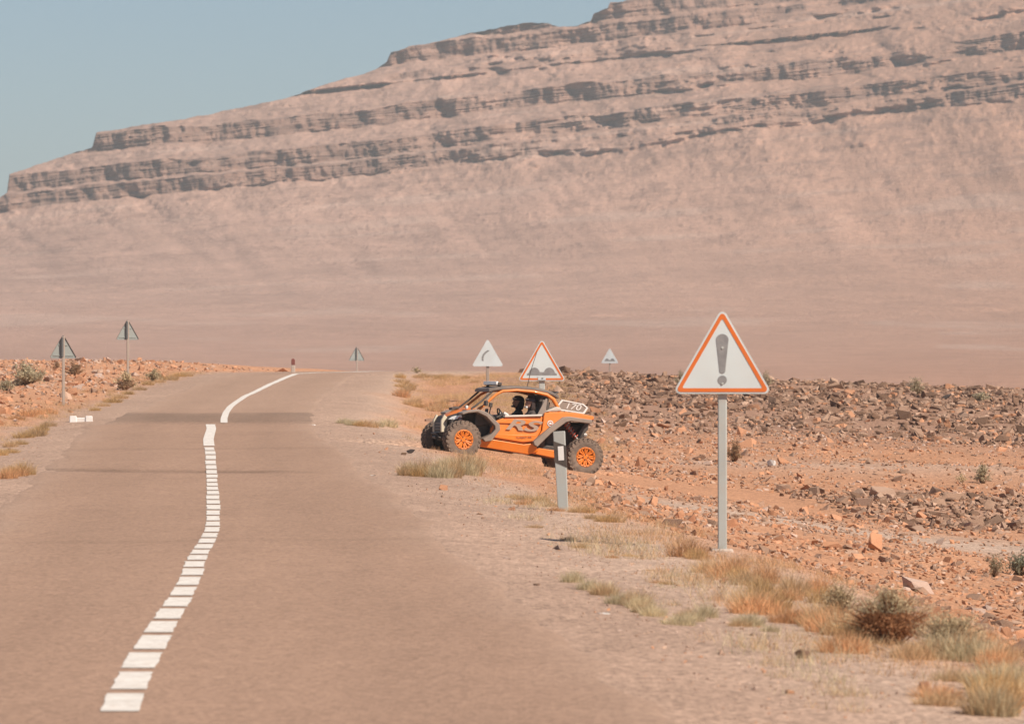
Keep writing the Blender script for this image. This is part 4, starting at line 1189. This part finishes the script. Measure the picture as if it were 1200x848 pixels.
# the brown heap beyond the gravel track
scatter(2400, (5.4, 13.5), (93, 110), (0.12, 0.42), ['brown', 'dark', 'tan', 'orange'], [.42, .25, .2, .13],
        lambda x, y: smooth(5.8, 7.4, x + .1 * (y - 100)) * smooth(92, 95, y) * (1 - smooth(106, 111, y)), 40,
        lambda t: t + ' slab in the low heap', lambda t: t + ' slabs of the low heap', 'heap_rubble', 3, smax_=0.42)
# orange rocks spilling down the embankment round the big sign
scatter(5200, (0.6, 9.0), (58, 96), (0.068, 0.42), ['orange', 'tan', 'brown', 'pale'], [.52, .2, .2, .08],
        lambda x, y: smooth(2.4, 3.6, road_d(x, y) - ROAD_HW - 0.5 * smooth(80, 60, y)) * (1 - .55 * np.exp(-((y - 84 - .16 * (x - 8) - 2.4 * np.sin(x * .25)) / 3.4) ** 2)) * (.3 + .7 * nzf(x, y, 2, 3, 203)), 44,
        lambda t: t + ' rock on the embankment slope', lambda t: t + ' rocks of the embankment slope', 'slope_rubble', 4, smax_=0.28)
# the hollow at the right, near the shrubs
scatter(3200, (3.6, 8.6), (40, 64), (0.06, 0.45), ['brown', 'orange', 'tan', 'dark'], [.36, .32, .22, .10],
        lambda x, y: smooth(3.3, 4.3, road_d(x, y) - ROAD_HW) * (.35 + .65 * nzf(x, y, 1.6, 2.5, 204)), 36,
        lambda t: t + ' stone in the hollow', lambda t: t + ' stones in the hollow', 'hollow_rubble', 5, smax_=0.3)
# the left bank
scatter(4600, (-27, -9), (96, 218), (0.13, 0.42), ['orange', 'tan', 'pale', 'brown'], [.56, .2, .14, .10],
        lambda x, y: smooth(1.4, 3.4, -road_d(x, y) - ROAD_HW) * (.3 + .7 * nzf(x, y, 3, 5, 205)), 38,
        lambda t: t + ' stone on the left bank', lambda t: t + ' stones on the left bank', 'left_bank_rubble', 6, smax_=0.55)
# gravel of the verges
scatter(9000, (-8, 7), (27, 118), (0.02, 0.45), ['tan', 'orange', 'pale', 'brown'], [.45, .25, .2, .10],
        lambda x, y: smooth(0.05, 0.8, road_d(x, y) - ROAD_HW) * (1 - smooth(3.2, 4.5, road_d(x, y) - ROAD_HW)) * np.clip(.2 + .8 * smooth(120, 40, y), 0, 1), 14,
        lambda t: t + ' pebble on the gravel verge', lambda t: t + ' pebbles on the verge', 'verge_gravel', 7, smax_=0.16)
scatter(900, (-14, -4), (40, 125), (0.022, 0.5), ['tan', 'orange', 'pale', 'brown'], [.45, .3, .15, .10],
        lambda x, y: smooth(0.05, 0.6, -road_d(x, y) - ROAD_HW) * (1 - smooth(2.4, 4.5, -road_d(x, y) - ROAD_HW)), 6,
        lambda t: t + ' pebble on the left dirt edge', lambda t: t + ' pebbles left of the road', 'left_gravel', 8, smax_=0.14)

def lone(px, py, w_px, tone, label, i, sx=(1, 1, 1), rz=0.0, lift=0.25):
    x, y, z = hit(px, py); s = w_px / (F / y) / 2
    return put_rock('rock', x, y, z + s * lift * sx[2], s, (0, 0, rz), i, tone, label, None, sx)
lone(519, 574, 13, 'orange', 'small red-brown block lying in front of the grass by the buggy', 2, lift=.4)
lone(482, 531, 12, 'black', 'small black stone on the gravel beside the buggy front tyre', 1, lift=.4)
lone(473, 533, 9, 'dark', 'flat dark fragment beside the small black stone', 3)
lone(904, 547, 15, 'white', 'white stone on the orange bank near the round brown bush', 0, (1, 1, 1.2), lift=.5)
lone(1026, 645, 26, 'orange', 'triangular red-brown rock standing in the hollow by the track', 2, (1, .8, 1.4), .6, .6)
lone(975, 643, 26, 'orange', 'long tilted orange slab leaning in the embankment rocks', 4, (1.1, .6, .9), .3, .5)
lone(1075, 692, 38, 'pale', 'large pale orange boulder behind the dry shrub', 6, (1.1, .9, .75), .2, .3)
lone(1112, 720, 34, 'orange', 'rust coloured boulder at the edge of the hollow', 8, (1.2, .8, .7), .4, .3)
lone(1035, 583, 32, 'tan', 'wide flat tan slab in the low brown heap', 9, (1.2, .8, .8), .1, .5)
lone(848, 683, 15, 'orange', 'rounded orange stone in the dry grass below the exclamation sign', 5, lift=.4)
lone(717, 648, 11, 'orange', 'small orange stone on the verge left of the exclamation sign', 7, lift=.4)
lone(765, 609, 16, 'dark', 'dark split stone between delineator post and exclamation sign', 10, (1.2, .8, .6))
lone(1085, 465, 13, 'black', 'black boulder on the skyline of the rubble rise', 3, (1, 1, .9), 0, .4)
lone(1108, 468, 16, 'black', 'wider black boulder on the skyline of the rubble rise', 5, (1, 1, .8), 0, .4)
lone(1035, 468, 18, 'dark', 'dark boulder pair member at the rubble rise edge', 6, (1.2, 1, .7), 0, .4)
lone(708, 719, 17, 'white', 'white paint flake lying at the road edge near pale grass', 9, (1, .7, .18), .2, .2)
lone(437, 557, 9, 'white', 'small white flake at the road edge left of the buggy grass', 11, (1, .8, .25), .2, .2)
lone(366, 498, 7, 'white', 'tiny white stone at the end of the dark ford stain', 12, (1, .8, .4), .2, .2)
lone(508, 495, 34, 'tan', 'low pale boulder in the bank beyond the buggy front', 8, (1.2, .8, .7), .1, .2)

# ------------------------------------------------------------------ dry grass
GRASS = {'straw': mat_leaf('straw_grass', (0.56, 0.36, 0.19), (0.66, 0.47, 0.28)), 'rust': mat_leaf('rust_grass', (0.62, 0.33, 0.16), (0.70, 0.44, 0.24)),
         'green': mat_leaf('pale_green_grass', (0.58, 0.47, 0.29), (0.68, 0.56, 0.36)), 'gold': mat_leaf('golden_grass', (0.55, 0.34, 0.145), (0.63, 0.43, 0.22))}
def tuft_mesh(name, mat, n, w, h, seed, spread=0.5, bw=0.007):
    r = np.random.default_rng(seed)
    V = np.zeros((n, 7, 3)); 
    rad = w / 2 * np.sqrt(r.uniform(0, 1, n)); th = r.uniform(0, 2 * np.pi, n)
    bx = rad * np.cos(th); by = rad * np.sin(th) * 0.8
    hh = h * r.uniform(.45, 1.05, n) * (1.05 - 0.5 * (rad / (w / 2)) ** 2)
    la = r.uniform(0, 2 * np.pi, n); ln = hh * spread * r.uniform(.15, 1.0, n)
    lx = np.cos(la) * ln + bx * 0.35; ly = np.sin(la) * ln + by * 0.35
    fa = r.uniform(0, np.pi, n); ex = np.cos(fa); ey = np.sin(fa)
    for j, (t, wd) in enumerate(((0, 1.0), (.38, .95), (.75, .6))):
        cxx = bx + lx * t ** 1.8; cyy = by + ly * t ** 1.8; cz = hh * (t - .12 * t * t) - .03 * (t == 0)
        V[:, 2 * j] = np.stack([cxx - ex * bw * wd, cyy - ey * bw * wd, cz], 1); V[:, 2 * j + 1] = np.stack([cxx + ex * bw * wd, cyy + ey * bw * wd, cz], 1)
    V[:, 6] = np.stack([bx + lx, by + ly, hh * .88], 1)
    F3 = np.array([[0, 1, 3], [0, 3, 2], [2, 3, 5], [2, 5, 4], [4, 5, 6]])
    Fa = (F3[None] + 7 * np.arange(n)[:, None, None]).reshape(-1, 3)
    return np_mesh(name, V.reshape(-1, 3), Fa, mat)
TUFT = {}
for k in GRASS:
    TUFT[k] = [tuft_mesh('grass_tuft', GRASS[k], 460, .60, .34, 40 + i + 10 * len(k), .8, .0035) for i in range(3)]

def put_tuft(px, py, w_px, kind, label, group=None, hs=1.0):
    x, y, z = hit(px, py)
    s = w_px / (F / y) / .62
    o = bpy.data.objects.new('grass_tuft', TUFT[kind][random.randrange(3)])
    o.location = (x, y, z - .01); o.scale = (s, s, s * hs); o.rotation_euler = (0, 0, random.uniform(0, 6.28))
    link(o); tag(o, label, 'grass', group)
    return o

def tuft_row(pts, n, w, kinds, label, group, jit=(6, 4), hs=1.0):
    for i in range(n):
        t = i / max(n - 1, 1) * (len(pts) - 1); a = int(min(t, len(pts) - 2)); u = t - a
        px = pts[a][0] * (1 - u) + pts[a + 1][0] * u + random.uniform(-jit[0], jit[0]); py = pts[a][1] * (1 - u) + pts[a + 1][1] * u + random.uniform(-jit[1], jit[1])
        k = kinds[i % len(kinds)]
        g = random.uniform(.75, 1.25); hh = hs * random.uniform(.8, 1.2)
        word = {'straw': 'straw', 'rust': 'rust-brown', 'green': 'pale green', 'gold': 'golden'}[k]
        lab = ('wide ' if g > 1.08 else 'narrow ' if g < .9 else '') + word + ' ' + label
        put_tuft(px, py, w * g, k, lab, lab, hh)

tuft_row([(478, 557), (515, 559), (552, 556)], 11, 34, ['straw', 'green', 'straw', 'gold'], 'grass tuft in front of the buggy front tyre', 'x', (7, 2), 1.5)
tuft_row([(520, 553), (560, 551)], 5, 32, ['green'], 'grass tuft against the foot of the buggy tyre', 'x', (5, 1), 1.45)
tuft_row([(404, 497), (428, 499), (452, 500)], 6, 24, ['green', 'green', 'gold', 'straw'], 'low grass tuft at the ford edge right of the road', 'grass at the ford edge', (3, 1), .9)
tuft_row([(470, 452), (480, 470), (500, 478), (540, 476), (562, 470)], 16, 22, ['straw', 'gold', 'straw', 'rust'], 'grass tuft on the bank behind the buggy hood', 'grass on the far bank', (10, 5), .9)
tuft_row([(465, 446), (500, 442), (550, 447)], 9, 18, ['straw', 'gold'], 'grass tuft near the bank top below the bend sign', 'grass at the bank top', (8, 3), .8)
tuft_row([(598, 583), (625, 590), (648, 596)], 6, 26, ['gold', 'straw', 'rust'], 'grass tuft left of the delineator post', 'grass left of the delineator', (6, 3), .8)
tuft_row([(672, 600), (700, 606), (716, 612)], 5, 28, ['straw', 'gold'], 'grass tuft right of the delineator post', 'grass right of the delineator', (6, 3), .8)
tuft_row([(676, 682), (715, 700), (750, 716), (770, 722)], 10, 36, ['green', 'green', 'straw'], 'grass tuft along the verge by the white flake', 'x', (9, 4), 1.15)
tuft_row([(790, 730), (830, 726), (905, 738)], 7, 36, ['green', 'straw', 'green'], 'grass tuft on the verge beyond the white flake', 'x', (12, 5), 1.05)
tuft_row([(795, 655), (860, 676), (900, 690), (960, 705)], 14, 44, ['rust', 'gold', 'straw', 'rust'], 'grass tuft around the foot of the exclamation sign', 'x', (16, 8), 1.25)
tuft_row([(880, 715), (930, 726), (985, 735), (1000, 760)], 12, 56, ['rust', 'straw', 'gold', 'rust'], 'grass tuft left of the shrub with brown heart', 'x', (14, 8), 1.2)
tuft_row([(1080, 770), (1130, 775), (1195, 790)], 9, 60, ['straw', 'rust', 'green'], 'grass tuft right of the shrub with brown heart', 'x', (14, 8), 1.15)
tuft_row([(1150, 800), (1175, 840), (1200, 815)], 8, 70, ['straw', 'green', 'gold'], 'tall grass tuft at the verge edge before the hollow', 'tall verge grass', (18, 12), 1.25)
tuft_row([(1090, 820), (1120, 800)], 3, 60, ['straw', 'rust'], 'thin grass tuft on the gravel verge', 'thin verge grass', (10, 8), .8)
tuft_row([(2, 534), (30, 515), (62, 500)], 9, 26, ['gold', 'gold', 'straw'], 'grass tuft on the ridge of the left verge', 'golden grass on the left verge', (5, 2), .95)
tuft_row([(8, 560), (30, 558)], 4, 24, ['rust', 'gold'], 'upright grass tuft on the dirt left of the road', 'rust grass left of the road', (6, 2), 1.3)
tuft_row([(112, 480), (150, 462), (190, 448), (222, 440)], 12, 19, ['gold', 'straw'], 'grass tuft along the left road edge towards the bend', 'grass along the left road edge', (4, 2), .8)
tuft_row([(20, 490), (60, 484)], 4, 26, ['rust'], 'grass tuft behind the left verge ridge', 'rust grass of the left bank', (6, 2), .7)
tuft_row([(640, 620), (690, 640), (740, 660), (790, 690)], 9, 20, ['straw', 'rust', 'gold'], 'sparse grass tuft between delineator and exclamation sign', 'sparse grass of the slope', (14, 8), .6)

def thin_grass(name, n, xr, yr, mask, kinds, seed, h=.13):
    r = np.random.default_rng(seed)
    x = r.uniform(*xr, n * 6); y = r.uniform(*yr, n * 6)
    k = (r.uniform(size=n * 6) < mask(x, y)) & (np.abs(x / y) < .115)
    x, y = x[k][:n], y[k][:n]; m = len(x); z = ground(x, y)
    b = 16
    X = np.repeat(x, b) + r.normal(0, .07, m * b); Y = np.repeat(y, b) + r.normal(0, .07, m * b); Z = np.repeat(z, b) - .01
    H = h * np.repeat(r.uniform(.5, 1.3, m), b) * r.uniform(.5, 1.1, m * b)
    a = r.uniform(0, 6.28, m * b); L = H * r.uniform(.2, 1.1, m * b); w = .0026
    f = r.uniform(0, 3.14, m * b)
    V = np.stack([np.stack([X - w * np.cos(f), Y - w * np.sin(f), Z], 1), np.stack([X + w * np.cos(f), Y + w * np.sin(f), Z], 1), np.stack([X + L * np.cos(a), Y + L * np.sin(a), Z + H], 1)], 1).reshape(-1, 3)
    me = np_mesh(name, V, np.arange(m * b * 3).reshape(-1, 3), GRASS[kinds[0]]); me.materials.append(GRASS[kinds[1]])
    me.polygons.foreach_set('material_index', np.repeat(r.integers(0, 2, m), b).astype(np.int32))
    tag(link(bpy.data.objects.new(name, me)), kind='stuff')
thin_grass('thin_grass', 3000, (-3.5, 5.5), (30, 110), lambda x, y: smooth(1.3, 2.6, road_d(x, y) - ROAD_HW) * (1 - smooth(3.6, 4.6, road_d(x, y) - ROAD_HW)) * smooth(-.1, .35, fbm(x / 1.3, y / 3.5, 3, 301)) * (.4 + .6 * smooth(75, 55, y)), ['straw', 'rust'], 5)
thin_grass('thin_verge_grass', 900, (-3, 4), (32, 70), lambda x, y: smooth(.9, 1.5, road_d(x, y) - ROAD_HW) * (1 - smooth(2.2, 3.0, road_d(x, y) - ROAD_HW)) * smooth(.0, .35, fbm(x / 1.0, y / 3, 3, 302)), ['green', 'straw'], 6)
thin_grass('thin_far_grass', 2600, (-6, 3), (128, 212), lambda x, y: smooth(2.0, 3.6, road_d(x, y) - ROAD_HW) * (1 - smooth(7, 9, road_d(x, y) - ROAD_HW)) * smooth(-.25, .3, fbm(x / 2.2, y / 7, 3, 303)), ['straw', 'gold'], 7, .2)
thin_grass('thin_left_grass', 1500, (-16, -6), (60, 205), lambda x, y: smooth(.9, 1.8, -road_d(x, y) - ROAD_HW) * (1 - smooth(2.6, 4.2, -road_d(x, y) - ROAD_HW)) * smooth(-.2, .3, fbm(x / 1.5, y / 6, 3, 304)), ['gold', 'straw'], 8, .16)

# ------------------------------------------------------------------ shrubs
LEAF = {'sage': mat_leaf('sage_leaves', (0.42, 0.35, 0.225), (0.54, 0.45, 0.30)), 'dry': mat_leaf('dry_twigs', (0.27, 0.165, 0.09), (0.38, 0.25, 0.145)),
        'green': mat_leaf('grey_green_leaves', (0.24, 0.235, 0.16), (0.34, 0.32, 0.22)), 'straw': mat_leaf('straw_leaves', (0.56, 0.43, 0.25), (0.66, 0.53, 0.34)),
        'dead': mat_leaf('dead_brown_leaves', (0.36, 0.155, 0.07), (0.50, 0.27, 0.135))}
def shrub_parts(seed, n_stem=60, n_leaf=1500, r=.5, hgt=.7, leaf=.028):
    g = np.random.default_rng(seed)
    st = MB()
    tips = []
    for k in range(n_stem):
        a = g.uniform(0, 6.28); e = g.uniform(.25, 1.5); L = g.uniform(.5, 1.08)
        d = Vector((math.cos(a) * math.cos(e) * r, math.sin(a) * math.cos(e) * r, math.sin(e) * hgt)) * L
        m = d * .55 + Vector((g.normal(0, .03), g.normal(0, .03), .04))
        st.tube([(d.x * .05, d.y * .05, -.05), tuple(m), tuple(d)], [.011 * r / .5, .007 * r / .5, .003 * r / .5], 4, cap=False)
        tips.append((m, d))
    c = []
    cl = g.uniform(0, 1, n_stem)
    for k in range(n_leaf):
        i = g.integers(n_stem); m, d = tips[i]
        t = g.uniform(.1, 1.12); p = m * (1 - t) + d * t
        c.append(np.array(p) + g.normal(0, .03 + .02 * cl[i], 3) * r / .5)
    c = np.array(c); c[:, 2] = np.maximum(c[:, 2], .01)
    ax = g.normal(size=(n_leaf, 3)); ax /= np.linalg.norm(ax, axis=1)[:, None]
    bx = np.cross(ax, g.normal(size=(n_leaf, 3))); bx /= np.linalg.norm(bx, axis=1)[:, None]
    s = leaf * g.uniform(.6, 1.3, n_leaf)[:, None]
    V = np.stack([c - ax * s, c + bx * s * .45, c + ax * s, c - bx * s * .45], 1).reshape(-1, 3)
    Fq = (np.arange(4)[None] + 4 * np.arange(n_leaf)[:, None])
    return st, V, Fq
def put_shrub(px, py, w_px, h_px, kind, stem, label, seed, n_leaf=1500, n_stem=60, kind2=None, yy=None, leaf=.028):
    x, y, z = hit(px, py) if yy is None else ((px - CX) / F * yy, yy, gz((px - CX) / F * yy, yy))
    sc = F / y
    st, V, Fq = shrub_parts(seed, n_stem, n_leaf, w_px / sc / 2, h_px / sc, leaf * w_px / sc)
    o = empty('shrub', (x, y, z)); tag(o, label, 'shrub')
    st.build('stems', LEAF[stem], o)
    if kind2:
        me = np_mesh('foliage', V, Fq, LEAF[kind]); me.materials.append(LEAF[kind2])
        cen = V.reshape(-1, 4, 3).mean(1)
        w = w_px / sc
        low = (cen[:, 2] < h_px / sc * .60) & (np.abs(cen[:, 0] - .04 * w) < w * .30 + .03 * np.sin(cen[:, 2] * 40))
        me.polygons.foreach_set('material_index', low.astype(np.int32))
    else:
        me = np_mesh('foliage', V, Fq, LEAF[kind])
    link(bpy.data.objects.new('foliage', me), o)
    return o
put_shrub(1040, 754, 132, 62, 'straw', 'dead', 'rounded roadside shrub with pale green top and dead brown heart', 1, 7500, 220, 'dead', leaf=.013)
put_shrub(1112, 764, 110, 46, 'straw', 'dry', 'low pale straw shrub right of the shrub with brown heart', 2, 4200, 140, leaf=.014)
put_shrub(985, 722, 66, 42, 'straw', 'dry', 'small pale straw shrub left of the shrub with brown heart', 3, 2600, 100, leaf=.017)
put_shrub(1165, 676, 30, 26, 'sage', 'dry', 'small olive shrub at the top of the dark stones', 4, 900, 50, leaf=.035)
put_shrub(1196, 674, 44, 26, 'green', 'dry', 'dark grey-green shrub beside the small olive shrub', 5, 1200, 60, leaf=.035)
put_shrub(861, 541, 23, 26, 'dry', 'dead', 'round brown bush beside the post of the exclamation sign', 6, 1300, 70, leaf=.04)
put_shrub(1151, 566, 30, 22, 'sage', 'dry', 'brown-olive bush on the far side of the low heap', 7, 900, 60, leaf=.04)
put_shrub(1126, 566, 16, 13, 'straw', 'dry', 'tiny straw bush beside the brown-olive bush', 71, 400, 30, leaf=.05)
put_shrub(1074, 462, 26, 20, 'sage', 'dry', 'thin bush on the skyline beside the black boulders', 8, 700, 50, leaf=.04)
put_shrub(898, 456, 18, 22, 'sage', 'dry', 'thin bush on the skyline right of the exclamation sign', 9, 600, 40, leaf=.045)
put_shrub(798, 452, 20, 18, 'sage', 'dry', 'thin bush on the skyline left of the exclamation sign', 91, 600, 40, leaf=.045)
put_shrub(32, 452, 50, 27, 'sage', 'dry', 'pale green shrub on the left bank behind the sign back', 10, 1600, 70, leaf=.035)
put_shrub(8, 458, 30, 14, 'sage', 'dry', 'low grey-green shrub below the pale green left shrub', 101, 700, 40, leaf=.04)
put_shrub(88, 440, 26, 16, 'dry', 'dead', 'brown bush on the left bank between the two sign backs', 11, 900, 50, leaf=.04)
put_shrub(66, 432, 12, 8, 'dry', 'dead', 'small dark bush on the left skyline beside the sign back', 111, 300, 24, leaf=.06)
put_shrub(146, 457, 32, 20, 'straw', 'dead', 'straw bush with brown base below the tall sign back', 12, 1300, 60, 'dry', leaf=.038)
put_shrub(180, 447, 28, 14, 'straw', 'dry', 'pale straw bush near the bend of the left road edge', 13, 900, 50, leaf=.04)
put_shrub(488, 437, 15, 7, 'straw', 'dry', 'small golden bush on the crest left of the bend sign', 14, 300, 24, leaf=.06)
put_shrub(1150, 470, 30, 10, 'sage', 'dry', 'flat olive bush at the right end of the rubble rise', 15, 500, 40, leaf=.045)
